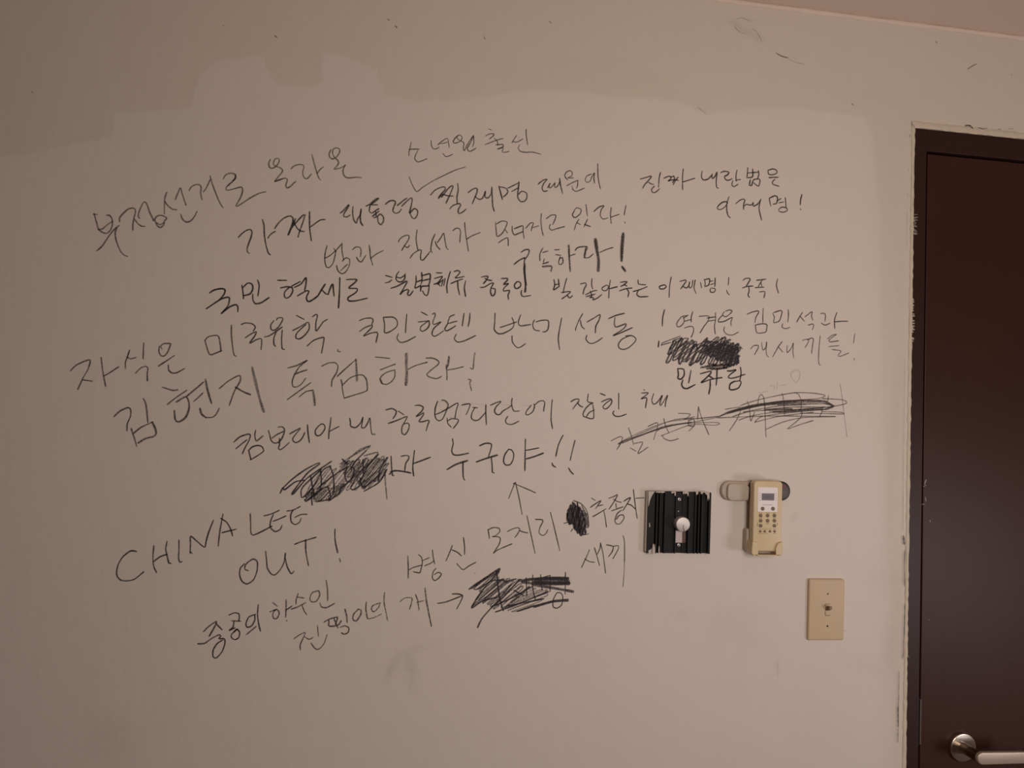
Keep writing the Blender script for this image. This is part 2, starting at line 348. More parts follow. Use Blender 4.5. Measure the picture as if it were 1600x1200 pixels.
# ---------------------------------------------------------------- handwriting (flat ink on the wall)
RAW = r'''@handwritten_line|top-left line of grey Korean handwriting sloping up from the left edge
#130 220 5 2.3 .62 .3
85,570 105,640 120,690 150,715 185,722 215,695 228,650 225,610 205,582 185,582;80,575 108,575;118,695 150,688 190,655 225,632
108,858 150,820 200,745 240,695 280,662;262,680 250,720 258,780 290,860 320,893 345,902
285,630 283,605 310,570 350,535 385,525 405,535 408,560 395,610 388,660 388,698;400,612 430,650 460,668 482,668
440,605 430,590 438,550 465,490 480,478 495,490 520,560 540,600 550,625 575,590 610,582 650,600 652,610 635,625 630,655 605,677 580,665 568,640 555,610;575,640 600,655 632,640
652,403 640,440 635,480 634,570;640,478 665,510 700,535 730,538;720,458 735,420 758,368 770,400 785,450 803,503;762,575 775,610 805,635 840,625 870,590 888,552
828,388 845,360 880,342 912,345 922,370 918,410 928,460;940,400 960,370 985,320 994,300;992,275 1010,340 1040,420 1065,480 1092,522
1095,297 1115,265 1150,253 1185,260 1190,275 1178,305 1140,340 1115,368 1118,385 1140,385 1190,372 1235,362 1245,385 1235,430 1215,470 1192,510 1215,505 1300,450 1370,412 1425,398;1185,302 1130,352;1190,265 1192,290 1172,310
#370 200 5 2.2 .6 .3
262,245 250,275 255,305 275,315 305,300 330,265 328,240 305,238 292,255 285,280 300,295 345,315 358,330 350,350 320,385 297,418 340,400 380,392 395,400 390,425 382,450 395,468 420,455 445,430 460,418;297,418 360,398
425,318 450,295 490,285 520,290 525,305 515,340 518,370 530,392 550,395 570,375 582,360;587,208 600,260 620,330 640,390 655,405;628,355 650,325 675,305
735,170 722,200 728,230 750,242 780,225 803,190 802,165 780,155 755,165 748,195 760,225 790,255 795,275 780,300 760,322 800,315 835,300 850,285 832,320 830,350 845,380 875,390 930,385 972,388
@handwritten_line|small upper line of thin Korean handwriting above a tick mark
#620 190 5 1.8 .7 .3
112,160 105,200 95,240 95,265;98,215 130,215 175,215;165,225 145,265 142,295 165,315 200,305 235,290
268,148 270,185 285,212 310,212 330,200;322,182 345,160 385,132 400,135 402,155 410,200;340,172 372,168 395,160;362,250 380,272 405,270 435,255
480,108 455,130 440,160 460,168 500,150 510,120 490,105 470,115 480,140 510,155 525,170 520,200 528,228 548,185 598,108 575,165 550,210 565,232 590,225 618,208;600,110 602,165 592,195
720,58 738,65;695,112 720,98 760,95 755,110 725,135;690,180 720,168 780,145 830,132;762,130 785,155 790,185;775,182 830,178 832,195 785,216 832,205 822,235 845,240 878,232
935,108 915,140 900,165;905,155 940,160 985,135;1010,60 1012,110 1022,180;960,182 948,205 965,232 1010,240 1060,238 1125,255
@tick_mark|long pencil tick mark below the small upper line
#620 190 5 1.7 .7 .2
97,432 115,480 140,530 160,547 200,515 280,465 380,415 460,378 535,355
@handwritten_line|second long line of black Korean handwriting, starting right of the grey top line
#370 200 5 2.4 .8 .3
12,855 40,825 75,800 105,793 118,810 112,850 90,910 80,950 88,975 98,978;200,715 212,760 215,830 225,900 245,975 262,990;243,860 265,830 300,808
297,785 320,750 360,710 400,690 425,690 440,710 430,760 400,835;440,720 470,780 500,805 525,808;405,835 430,780 480,720 520,680 535,680;530,690 515,740 490,810 478,852;458,710 440,760;568,655 568,720 570,790 582,880;572,775 600,755 650,720 688,715
808,665 830,648 875,600 870,618 840,665 835,690 860,695 885,680;908,615 905,665 915,720 935,742 942,715 968,670 972,630 965,680 968,735 985,762
1010,610 1040,595 1080,560 1108,548 1080,575 1045,600 1035,650 1055,665 1085,645 1110,630;1050,600 1100,600;1060,690 1110,650;1085,650 1090,690;1100,690 1105,735 1125,755 1145,730 1145,695 1120,672 1095,695 1070,700
1162,595 1195,570 1230,568 1240,585 1225,620 1220,650 1245,667 1270,655 1285,635;1255,605 1310,560 1330,548;1290,610 1330,570 1365,545 1370,565 1362,610 1350,665 1385,630 1412,645 1410,680 1390,708 1370,700 1352,665
#620 190 5 2.3 .82 .3
265,572 300,535 350,512 375,512 378,530 340,575 325,600 355,570 400,580 440,582;350,590 395,530 430,500 440,505 420,560 385,637;475,485 480,530 470,590 472,635;415,682 440,655 490,640 500,650 480,690 485,718 510,710 540,685
558,555 590,530 620,520 630,530 620,570 590,640;610,585 645,608 672,595 692,545;692,548 690,590 715,595 738,560 742,510 745,580 750,660 762,700
798,505 812,560 825,608;805,510 850,520 868,545 855,570 832,588;868,520 910,500 950,480;900,545 945,520;955,472 950,520 946,570 975,545 1010,555 1018,590 1000,620 970,625 948,600 944,570
1105,488 1140,460 1175,450 1150,480 1135,520 1150,545 1175,540;1180,515 1200,480 1190,495 1195,520 1215,505 1235,480;1235,478 1235,515 1255,505 1275,470;1272,445 1280,500 1295,560
#620 190 5 1.8 .78 .3
1335,455 1312,425 1325,395 1355,383 1372,400 1365,425 1335,440 1380,440;1330,500 1370,478 1415,458;1415,460 1412,500 1405,520;1370,505 1375,530 1400,545 1430,535 1465,520
1520,410 1485,425 1472,455 1485,475 1510,465 1525,430 1545,400 1540,440 1545,480;1570,330 1572,420 1580,480 1592,525
@handwritten_line|isolated right-hand upper line of neat black Korean handwriting
#960 240 5 2.2 .85 .25
203,198 235,190 285,175 290,180 262,215 235,245 222,270;268,225 290,238 305,240;360,148 350,190 345,262;312,255 290,280 300,305 325,300 352,275
387,193 420,178 440,180 438,200 418,215 450,205 500,208;440,185 465,175;465,180 470,200 455,225;498,185 480,205 460,242;538,120 532,190 533,280;533,222 580,208 628,192
685,138 680,180 695,205 730,200 760,170 765,160;762,165 765,195 785,180 802,145 795,220 800,265 812,270
832,148 860,138 895,145 885,165 860,180 872,205 895,208 920,195;958,130 950,170 952,215;950,208 985,202;925,212 918,245 935,258 965,240
1042,110 1040,150 1035,190;1080,122 1080,180 1045,188;1040,152 1120,145;1125,135 1128,165 1120,195;1062,205 1055,248 1072,250 1088,205 1135,200 1135,230 1125,255 1088,228
1200,130 1205,160 1240,165 1270,150 1265,128 1235,120 1205,130;1208,188 1245,185 1280,185;1255,200 1235,220 1240,240 1285,255
@handwritten_line|short second row with an exclamation mark under the isolated upper right line
#960 240 5 2.2 .85 .25
880,375 845,380 810,410 805,430 825,438 860,420 885,385;895,338 880,385 878,440 888,485 905,500
950,390 980,365 1010,355 1020,365 1010,395 1010,435;1010,410 1035,395 1045,400 1075,400 1085,380 1085,410 1120,395 1140,365;1145,355 1130,420 1140,480 1150,518
1210,350 1215,380 1222,410;1212,348 1250,330 1270,335 1275,360 1265,390 1240,395;1270,370 1300,352;1285,385 1320,378;1335,345 1340,400 1340,420;1285,435 1285,450 1320,458 1350,445 1345,425 1310,418 1288,432
1465,320 1455,360 1452,400;1454,433 1456,438
@handwritten_line|third line of thin black Korean handwriting ending in an exclamation mark
#320 380 5 2.0 .75 .3
955,20 940,80 938,140 950,185 972,190 1000,160 1015,110 1025,60;938,118 980,95 1030,50 1065,10;1072,0 1072,60 1085,130;1008,40 1022,62;1030,175 1040,215 1070,238 1100,225 1130,170 1130,125 1100,115 1075,140;1060,215 1115,165
1155,50 1180,30 1210,32 1220,50 1220,80 1215,105;1185,110 1205,140 1225,145 1245,115 1258,95;1285,18 1290,60 1295,110 1312,172;1295,120 1340,85 1395,57
#620 330 8.889 2.0 .8 .3
25,425 40,390 90,350 150,332 172,345 160,400 100,490 70,545;105,485 150,505 175,475;282,262 268,370 280,480 295,540;185,650 230,590 300,545 340,540 330,620 335,675 365,680 400,640 440,590 460,560
530,320 495,400 475,500 475,555 490,572;535,420 555,480 600,530;565,435 610,370 652,305 665,380 690,510 712,530;780,270 820,238 865,240 885,280 880,350 875,430;943,160 950,260 970,400 995,555;970,390 1040,345 1160,295
#640 300 4.444 2.0 .8 .3
597,210 600,260 608,308 640,290 665,250 677,210 640,202 605,222;665,262 680,285;618,352 650,330 680,318 685,345 685,372
712,238 714,275 728,298 750,290 788,275;728,255 785,235 788,275 795,320;808,250 840,215 860,215 850,245 845,268;855,248 895,235;915,150 912,200 918,260 928,300
950,185 985,160 1015,162 1010,190 995,225;978,225 970,245 985,265 1020,255 1075,240
1145,130 1130,160 1150,178 1185,150 1190,120 1160,110 1145,125;1225,88 1230,130 1235,165;1175,190 1155,225 1145,262;1165,215 1185,225;1235,190 1212,240;1215,225 1255,240
1280,135 1315,105 1350,95 1330,125 1325,165 1345,188 1375,180;1400,110 1395,160 1400,218;1398,175 1455,155;1503,92 1495,130 1490,160;1493,208 1497,215
@handwritten_line|short bold shaded Korean word with a thick hatched exclamation mark
#640 300 4.444 2.1 .85 .3
775,418 800,402 828,400 828,425 805,465;725,503 760,475 800,455;800,455 795,510 800,560 805,600
925,390 905,430 905,475;925,420 960,410;935,465 930,495 960,490;925,500 965,485;1008,402 1040,400;1015,435 1050,440;1045,450 1035,490 1045,505 1065,490 1060,455 1040,465;1110,445 1150,430;1150,405 1170,385 1230,378 1235,390 1215,425 1215,455 1245,455 1275,430;1320,420 1365,400 1412,385
#640 300 4.444 3.2 .9 .5
925,518 985,515 982,550;1105,370 1108,440 1115,550;800,500 798,560 805,640 806,692;1225,380 1215,455
#640 300 4.444 5.4 1.0 .35
1290,330 1300,400 1312,470 1310,545;1483,290 1475,380 1472,475;1478,522 1495,545
@handwritten_line|middle line of firm black Korean handwriting running almost level
#320 380 5 2.5 .9 .2
38,388 75,365 130,355 158,365 150,400 115,440;12,512 60,480 130,435 190,425 180,490 128,550 190,500 240,480 258,495 258,533
300,345 335,312 368,320 375,355 355,395 305,410;290,330 298,380 302,432;412,288 425,330 415,410;375,400 375,440 395,472 440,465 502,425
570,290 638,290;592,350 640,340 680,345;660,345 625,380 622,415 640,430 670,410 688,370 680,345;680,335 745,300;700,345 750,320 790,270 790,320 780,368;725,412 760,390 800,370 815,375 795,420 800,450 820,455 860,430 885,410
940,320 905,375 885,410;915,365 945,395 965,400;965,395 985,340 1000,320 1005,370 1010,412;1055,270 1052,380 1045,505;1108,285 1150,282 1188,285 1170,310 1125,350 1190,355 1180,385 1120,425 1125,450 1180,450 1268,430
#590 400 6.4 2.3 .9 .2
80,195 145,213;78,268 110,262 140,240;212,158 190,190 185,235 210,258 245,255 270,230 275,180;190,210 230,220 272,190;135,322 200,300 290,250 295,258 280,290 225,385 260,350 300,335 312,345 300,380 320,395 355,350
385,200 385,260 375,320 430,295;440,165 445,230 438,275;385,262 440,240;450,195 490,185 525,180 525,240 510,300;455,245 520,230;430,290 430,350;430,350 440,305 500,300 515,290 510,350 495,395 470,385 450,350
590,168 642,170;570,225 620,210 650,205 630,235 600,270 565,282;600,270 625,298;600,285 650,240;655,235 640,300;675,225 662,295;728,155 705,230 692,300 697,368
768,155 800,145 825,160 800,195 775,220 820,215 865,205;735,275 780,255 850,230;800,250 805,320 820,385;880,250 868,320 880,403
1040,210 1080,203 1105,205 1085,245 1060,275;1075,225 1105,240 1140,245;1030,315 1070,310 1130,275 1160,270 1135,320 1130,365 1148,400 1172,380 1175,330 1145,325
1240,225 1300,225 1300,240 1260,285 1310,275 1265,320 1260,350 1320,345 1305,390 1310,432
1395,258 1370,285 1375,320 1400,325 1430,300 1430,270 1405,255 1390,260;1472,230 1478,300 1470,360;1440,345 1435,375 1455,405 1530,395;1462,120 1475,200 1490,290
#840 410 4 2.1 .88 .2
102,108 108,140 100,172 135,150;130,105 135,150;105,140 135,135;182,100 168,150 160,190;150,188 205,182 190,200 152,228;185,205 200,222 218,208
268,135 300,128 305,140 290,170 285,198;340,102 338,140 345,165;300,202 345,180 370,175;305,214 360,198;330,180 340,210 325,220 350,220 345,235 375,222 400,202
425,145 402,160 408,175 430,175 445,150 430,142;455,112 447,160 445,222;450,165 498,152;518,125 550,120 560,122 540,140 520,150;540,138 558,148;512,178 550,165 590,160;555,165 570,185 565,215
628,110 632,135 675,140;598,182 640,170 685,152;630,175 620,200 640,215 690,213
785,142 762,150 765,165 790,165 805,150 795,140 780,143;835,92 825,150 822,218;890,118 925,110 930,115 910,145 895,165;908,150 930,160 945,145 950,120 948,160 965,150 970,112;985,110 978,160 990,192
1018,125 1025,158;1042,105 1048,130 1045,150;1048,108 1075,103 1070,140 1050,150;1075,120 1095,115;1080,140 1100,132;1110,98 1108,150;1080,165 1080,185 1105,185 1110,165 1085,160
1195,95 1192,140;1182,175 1187,190 1198,202;1285,112 1300,100 1325,100 1330,105 1305,148;1280,160 1310,150 1345,148;1320,150 1322,180 1315,205 1325,218
1370,112 1425,105;1405,107 1380,150;1395,125 1402,150;1360,158 1415,155;1388,185 1420,183 1415,220;1500,105 1493,145 1505,190
@handwritten_line|long wide-spaced line of thin dark Korean handwriting in the middle of the wall
#100 500 5 2.2 .72 .3
52,395 100,350 190,312 205,325 185,390 150,450 108,542;148,468 220,478;290,293 300,380 310,440 325,517;308,440 360,410 428,365
512,237 495,290 480,330 480,378;492,288 520,303 562,292;622,180 618,303;560,415 600,375 640,362 655,378 650,420 652,475
745,205 742,250 760,280 785,280 810,250 830,200 835,185 780,185 755,205 765,225;738,360 800,320 862,278;815,352 818,390 840,412 880,412 940,380
1100,158 1115,210 1130,255 1148,272 1232,240;1105,155 1130,130 1195,120 1212,140 1222,200 1225,245;1308,42 1308,120 1320,230 1330,275 1345,283
#310 480 5 2.2 .82 .2
335,135 370,123 420,130 445,155 430,185;368,238 410,210 452,192 440,225 402,280 450,255 485,245 495,260 490,330
590,105 565,140 570,175 595,180 630,150 660,95 655,82 620,85 610,100;518,232 560,220 655,155;610,190 590,240 590,290 602,305;655,180 650,260 655,325 672,330
768,65 825,95;738,182 800,150 858,118 865,170 830,220 790,248 762,240 765,210 790,180 840,135;892,75 920,55 930,70 918,120 920,185 950,150 975,115 1008,95;850,303 900,260 960,238 982,240 975,290 962,358;1090,330 1088,345 1108,347
#540 460 5 2.1 .8 .2
108,205 150,188 200,185 215,200 205,235;110,290 150,260 208,240 200,265 140,325 190,305 245,295 252,310 245,340 238,375
295,178 305,240 305,298 345,292 400,250 402,205 370,178 298,180;478,155 472,230 468,298;412,308 402,345 430,375 480,365 545,330
592,138 638,162;568,215 620,210 652,205;650,205 590,250 585,280 605,288 640,265 655,235 652,210;678,155 698,145 700,165 682,215 690,235 745,215 690,265 675,310 695,328 730,310 765,285
812,175 850,158;812,180 800,225 845,215 870,210;800,225 775,270 790,285 830,265 860,245;925,148 912,245;972,148 968,200 958,250;865,312 850,345 875,372 930,362 1015,322
#760 460 5 2.1 .85 .15
68,148 65,220 62,275 90,305 130,305 190,275 212,250 215,220 200,182;108,258 150,245 235,215;268,160 250,215 265,245 345,235;200,325 205,375 240,415 270,410 305,385
375,200 362,235 375,275 415,285;388,215 430,203 480,203 487,230 480,275 460,292 442,292;588,185 570,280 562,350 572,430
752,152 725,200 700,260 697,280;735,205 745,250 768,270;788,215 840,185 888,158 880,200 855,250 852,300;785,320 778,350 800,378 830,383 870,365 905,340
955,190 1010,165 1078,148;1005,180 1000,230 1015,255 1090,230 1080,260 1040,290 990,322 1050,300 1140,260;1115,325 1060,350 1032,390 1040,420 1075,430 1120,410 1165,365 1165,340 1135,322 1090,325;1392,120 1378,180 1375,245;1348,365 1343,410
@handwritten_line|thin Korean line above the solid black scribble near the door
#1020 470 5 1.9 .78 .2
265,115 225,125 190,170 190,200 215,200 245,165 240,125;240,135 275,112;250,160 300,145;312,85 300,130 300,165;248,212 290,200 315,205 318,240 300,285
362,122 410,118 440,122 430,160 400,200 370,250;425,135 490,125;430,160 490,150;490,95 490,150 482,200 488,258
560,85 545,110 570,125 600,105 620,80 600,72 570,80;545,112 515,145 515,165 560,160 620,130 610,165 612,195;560,205 555,235 580,262 620,268 668,245
738,105 770,90 825,78 828,90 805,130 798,170;862,60 860,110 860,170;800,190 850,180 890,185 890,215 880,245 815,250 802,195
938,98 950,130 945,170 985,160 1000,130 1010,85 1000,75 945,92;1058,70 1060,120 1055,165;1015,180 1010,205 1035,218 1070,208
1170,90 1150,120 1125,165;1150,120 1185,160;1190,125 1215,105 1245,85 1240,120 1250,150;1215,190 1250,180 1258,190 1248,225
1310,100 1340,98 1350,110 1345,160;1318,175 1345,190 1385,175;1438,92 1420,150 1422,215;1420,165 1475,160 1525,160
@handwritten_line|faint Korean word right of the solid black scribble
#1020 470 5 1.8 .68 .3
765,375 790,350 825,350 825,365 795,420;850,325 860,385 885,360 890,320 885,380 890,425 905,438
1010,320 980,360 937,438;985,365 1015,400;1050,350 1050,405 1085,365 1098,330 1095,400 1102,445
1170,310 1200,300 1220,310 1190,365;1205,305 1245,290 1255,300 1248,350 1240,410;1308,275 1300,350 1295,440 1298,490 1308,505
1365,298 1400,270 1435,262 1410,280 1375,310 1385,322 1450,312;1375,358 1455,350;1400,380 1470,392 1450,420 1460,435 1530,408;1578,258 1568,330;1572,448 1575,464
@handwritten_line|three bold Korean letters directly under the solid black scribble
#1020 470 5 2.6 .92 .12
195,535 200,580 195,605 220,612 245,580 240,535 195,530;298,545 290,590 280,640;235,620 225,655 240,680 270,685 330,655
372,570 410,560 455,550 450,570 410,610 378,640 450,615 540,600;435,585 470,605;448,620 448,670 438,728;502,530 500,600 495,658
583,548 610,548 650,540 600,580 590,600 620,605 680,590;685,520 690,570 680,620;685,585 720,575;640,628 605,650 600,690 630,695 670,680 690,640 680,625 645,630
@scribble|solid black scribbled-out patch above three bold letters
#1020 510 10 1.8 .8 .3
135,300 150,260 300,200 430,150;140,290 280,250;1360,330 1390,335 1400,350;95,230 90,320
*3.0 .85 .35|64 26|0|190,580 250,330 300,230 400,180 450,150 600,190 680,260 720,300 780,230 850,180 950,230 1030,190 1100,150 1150,190 1210,240 1230,300 1340,255 1390,290 1350,350 1330,600 1180,620 1150,660 900,600 700,600 600,630 560,620 450,590 370,560 300,580
*2.4 .8 .5|38 26|1|250,430 300,230 400,180 450,150 600,190 700,290 850,200 1100,150 1150,190 1340,255 1390,290 1340,600 1100,640 900,420 700,440 600,630 450,590
*2.0 .6 .5|5 16|2|740,640 900,590 1180,590 1320,590 1160,660 900,680
*2.6 .8 .4|70 22|3|800,300 1200,260 1340,270 1330,590 1150,600 850,450
*2.0 .7 .5|28 14|13|600,200 700,290 850,240 1150,220 1360,300 1340,420 900,440 650,420
*2.6 .85 .3|66 14|14|800,300 1200,260 1340,270 1330,590 1150,600 850,450
@handwritten_line|large Korean line with partly shaded strokes on the left half of the wall
#100 500 5 2.4 .72 .35
390,755 440,710 500,685 520,700 520,750 495,810 492,865;620,615 640,660 652,770 655,800;525,848 545,910 568,985;545,885 600,840 690,798
768,525 800,535 850,550 888,545;808,660 870,610 958,550;960,595 1050,520 1090,485;1015,635 1050,605 1085,570;1215,535 1280,480 1350,440 1378,438 1375,480 1330,560 1292,665
#100 500 5 3.0 .78 .4
690,798 710,840 720,885 700,910 640,925 580,960;880,640 950,600 975,640 975,700 950,760 900,795 870,780 862,710;1105,465 1120,540 1140,610 1152,650;1062,690 1075,735 1110,762;1340,525 1400,560 1455,582
#100 500 5 2.2 .7 .4
1110,762 1160,760 1190,735 1212,690
#100 500 5 4.2 .62 .5
1470,372 1500,500 1530,620 1560,715
#420 540 5 2.1 .74 .3
148,175 220,155 302,115 240,165 200,230 183,280 190,320 220,322 255,300 288,255;200,225 250,205 298,190;145,422 230,360 328,290;238,400 290,360 340,350
415,160 470,135 520,135 540,160 530,210 495,270 490,318;535,240 600,180 680,110;575,300 575,340 588,408;585,300 640,250 720,228 760,260 770,340 750,360 640,395 590,410
833,90 880,93 942,100;872,190 920,170 988,145;985,190 930,205 890,230 870,260 885,295 920,303 960,280 985,240 985,195;1090,185 1150,155 1238,130
1230,98 1280,98 1325,120 1325,145 1270,190 1235,225 1255,245 1310,258 1350,240;1385,150 1392,210 1392,268;1400,190 1460,180 1520,165
#420 540 5 3.3 .7 .5
345,350 355,410 360,465;682,108 685,190 690,275;565,270 575,310;1408,88 1400,150 1388,175;870,260 885,295
#420 540 5 4.6 .72 .5
1075,65 1075,150 1078,220 1072,305
#700 540 15 2.6 .66 .5
630,175 605,350 585,545 525,525;480,790 545,810 510,870 550,1045
@handwritten_line|lower middle line of black Korean handwriting rising to the right
#350 640 7.27 2.2 .82 .25
112,370 180,310 270,280 300,290 280,360 240,430 210,500;135,445 200,390 260,345;360,235 350,290 365,355 400,335 442,298;280,465 305,565;280,465 320,425 380,408 430,420 452,465 430,490 370,530 300,570
505,240 520,290 535,350 570,380 610,375 650,340 685,260 685,220 660,195 615,200;545,325 600,285 680,245;630,330 630,400 618,440 635,458 680,430 740,375
750,275 800,245 868,210 830,260 785,320 785,355 815,375 855,360 890,320 918,260;948,175 955,270 970,375;1075,185 1040,230 1038,275 1060,297 1100,285 1145,220 1140,175 1110,162 1075,185;1215,90 1205,180 1192,260 1190,330;1205,245 1250,220 1305,192
#420 540 5 2.2 .82 .25
632,568 638,600 640,630 680,640 720,600 735,558 730,600 725,640 750,640 775,600 790,565 795,620 805,690 830,692
915,503 960,492 995,510 990,540 970,570;1012,512 1055,540;935,608 1000,585 1060,560 1082,555 1060,600 1040,640 1040,680 1060,697 1085,670 1098,625 1085,605 1060,612
#620 600 5.714 2.1 .84 .2
165,192 200,190 235,205 225,240 172,290 210,275 240,255 235,280 198,335 240,335 270,325 290,330 275,370 262,418
365,155 345,210 340,270 350,310 375,328 410,310 450,220 458,180 430,148 400,145;348,272 400,250 470,210 545,170 530,240 520,300;450,305 455,350 485,385;455,330 490,310 550,318 540,350 505,395
582,188 620,180 655,180 640,230 620,272;680,210 720,212;700,210 675,250 665,300 690,325 730,320 770,280 795,250;795,185 795,270 800,362
838,190 880,170 932,155 890,200 872,240 890,270 920,272 950,240 1000,210 1025,190;1030,128 1025,180 1045,240 1095,240;990,290 970,325 985,355 1030,360 1088,333
1200,190 1160,240 1152,270 1175,275 1215,245 1230,200 1225,180;1235,185 1270,155 1310,150 1322,165 1315,210 1312,242;1388,140 1380,230 1378,320 1390,397
#840 580 6.667 2.1 .85 .2
348,318 390,293 430,292 430,315 400,350 368,392;415,325 440,360 470,372;528,240 520,310 540,325 580,332 545,345 500,390 475,440 480,470 520,485;575,350 585,420 582,490 540,492 510,480;510,470 540,430 590,405
655,232 705,252;665,320 720,295 760,288 775,310 760,350 720,390 690,390 680,370 710,335 760,300;845,230 845,310 845,395;795,415 785,440 810,468 860,470 925,447
1108,193 1114,198;1085,228 1130,225 1155,225 1130,250 1078,288 1130,275 1140,290 1130,340 1125,380;1210,235 1190,300 1205,342 1235,335 1275,290 1300,250 1275,330 1280,358 1310,320 1355,250 1335,320 1330,368
@handwritten_line|three spaced Korean letters with two slanting exclamation marks above an arrow
#430 670 5 2.3 .88 .2
985,215 1020,208 1045,215 1040,240 1020,270 1012,325;1088,170 1080,240 1075,310 1082,368;1085,270 1140,250 1212,222;900,335 960,328 1010,335 1060,345
#660 660 5.714 2.3 .88 .2
268,148 275,190 262,250 275,285 320,293 412,275;362,350 362,420 365,490 378,515;512,208 560,188 605,188 618,205 605,260 590,305;615,310 622,380 625,445 640,450
770,240 735,290 725,350 745,380 785,375 810,330 815,280 795,245 770,242;920,150 918,250 915,430;920,250 980,240 1038,228;1255,115 1215,200 1192,300;1158,365 1165,385 1188,398;1362,162 1340,250 1320,337;1305,408 1325,440 1347,462
#660 660 5.714 2.9 .9 .2
222,420 300,375 402,342;483,353 560,325 668,292;930,325 1000,305 1078,275
@arrow_mark|thin hand-drawn arrow pointing up at the spaced letters
#660 660 5.714 1.8 .78 .2
825,540 770,680;830,535 860,660 890,820;815,545 900,580 1010,628;812,548 835,538
@scribble|slanting black scribbled-out patch left of the spaced letters
#430 690 7.62 2.4 .9 .2
60,612 95,545 110,575 240,480 350,460;95,550 200,450 350,340 500,260 530,265 380,380 210,600 200,630;215,625 320,500 400,420 670,235;550,330 330,540 310,640 330,665 450,540 570,340 660,290
420,400 440,520 465,640 430,600 440,755;350,690 370,710 500,620;540,340 550,480 530,590;650,290 690,400 700,550 690,620;490,715 650,680 640,580 600,540 400,680;500,560 700,400 860,300;800,210 860,270
860,300 830,400 850,470 890,480 920,430 940,320 900,300;640,705 760,620 780,560 860,490 1000,350;1080,110 960,230 900,330;900,560 920,575 1000,530 1200,360;1150,230 1000,380 900,540
1045,215 1050,410;1060,590 1080,580 1240,480 1330,330;1010,430 1020,500 1070,540 1250,380;1230,150 1100,300 1010,480;1380,175 1385,290 1395,400 1410,405;1340,190 1250,330 1230,470;1360,390 1420,345 1600,370
#430 690 7.62 2.4 .65 .6
770,270 920,170 1130,50 1080,110;1060,170 1220,130 1150,230;1310,340 1310,450 1330,680;1130,50 1020,90 880,200
*1.9 .6 .6|52 22|4|350,690 450,420 560,330 680,300 760,280 900,200 1050,190 1200,180 1330,200 1330,340 1240,480 1060,590 900,560 780,600 640,705 500,700
*2.3 .75 .55|50 17|5|760,290 900,220 1250,190 1350,260 1250,440 1060,560 1010,500 830,400
*2.0 .6 .6|46 16|10|360,690 420,560 560,560 700,540 850,470 870,500 760,640 640,705 500,700
@handwritten_line|large English capitals on the lower left with an exclamation mark on the second row
#170 750 5 2.2 .82 .25
215,558 170,555 110,600 70,670 62,740 90,780 140,788 200,775 272,718;352,515 345,600 350,670 372,722;348,640 400,600 455,580;455,480 445,540 455,590 470,650 485,652;548,470 548,550 545,610 555,642 570,638
635,572 638,500 640,440 690,480 748,525 760,480 780,410 817,315;650,572 635,560;892,268 880,330 865,420 855,517;875,300 920,330 950,380 967,435;885,412 930,400 995,385
1105,265 1108,340 1110,410 1130,430 1200,400 1275,360;1213,280 1270,265 1330,238;1285,270 1265,320 1262,370 1300,403 1340,385 1352,355;1285,322 1330,305 1385,280;1393,242 1440,235 1495,207;1440,235 1422,270 1425,325 1455,348 1490,330 1502,300;1455,292 1500,270 1548,268
1090,708 1065,700 1065,670 1090,640 1130,618 1160,640 1158,710 1130,780 1080,812 1040,790 1022,740 1028,690 1060,655;1225,558 1232,620 1240,690 1270,735 1300,740 1340,700 1370,640 1380,572;1378,610 1395,680 1425,732 1445,715
#360 740 5 2.3 .85 .25
503,552 560,530 668,498;588,518 590,610 610,718;817,435 818,520 838,618;853,665 860,688
@handwritten_line|thin lower Korean line rising under the upward arrow
#620 750 5.714 1.9 .78 .2
98,680 102,770 102,875;110,802 150,780 225,760;195,668 220,690 228,740 215,800 205,828 150,820;235,718 290,693;250,765 300,745 325,725;318,625 325,690 338,748;350,790 325,820 318,875 340,898 375,875 398,840 370,825 335,845
495,585 475,640 440,722;495,625 540,645 577,677;595,515 605,590 605,665;535,747 590,800 640,770 705,735;815,445 828,522;815,445 860,425 910,430 920,460 880,500 850,505 910,508 925,530 910,580 862,655 900,625 1028,570
988,460 1040,435 1085,425 1098,440 1080,480 1055,512;1095,450 1130,465 1170,472;1162,320 1190,450 1235,655;1238,352 1300,355 1305,370 1280,420 1270,470 1300,495 1330,480 1348,445;1372,290 1400,400 1455,630
@scribble|small oval black blot of ink left of the ribbed black dimmer
#840 750 6.667 1.8 .8 .2
375,215 450,245 500,300 525,370 530,490 505,490;275,452 320,440;350,535 365,510;500,570 530,560
*2.6 .92 .2|75 15|6|360,235 430,240 470,330 500,450 505,560 470,580 430,565 380,500 320,460 302,400 310,330 340,260
*2.4 .85 .25|100 18|7|360,235 430,240 470,330 500,450 505,560 470,580 430,565 380,500 320,460 302,400 310,330 340,260
*1.8 .6 .5|70 26|8|460,260 520,370 525,480 505,480 480,380
@handwritten_line|thin Korean word between the oval blot and the ribbed black dimmer
#840 750 6.667 1.9 .82 .2
562,190 600,212;550,285 600,250 660,215 635,255 605,298;635,270 680,258;575,382 640,345 712,300;690,320 705,400 718,490
740,190 790,175 832,153 800,220 745,303;790,200 835,225 872,232;815,245 820,290;770,322 830,300 890,280;875,315 830,350 805,420 820,455 860,455 900,400 890,365 850,370 820,410
900,222 930,200 968,183 950,220 890,318;935,250 975,262 1015,300;998,100 1010,200 1025,320 1038,400;1025,190 1060,188 1108,185
@handwritten_line|two thin Korean letters with a long tail lower left of the ribbed black dimmer
#840 750 6.667 1.9 .76 .25
540,728 510,800 458,910;490,822 540,850 592,857;592,708 615,780 645,890;620,775 650,710 655,660;655,655 680,760 695,870 708,970;718,675 770,685 790,695 775,750 740,797;790,690 840,685 840,720 785,820
890,580 905,650 905,850;
#840 750 6.667 1.5 .6 .3
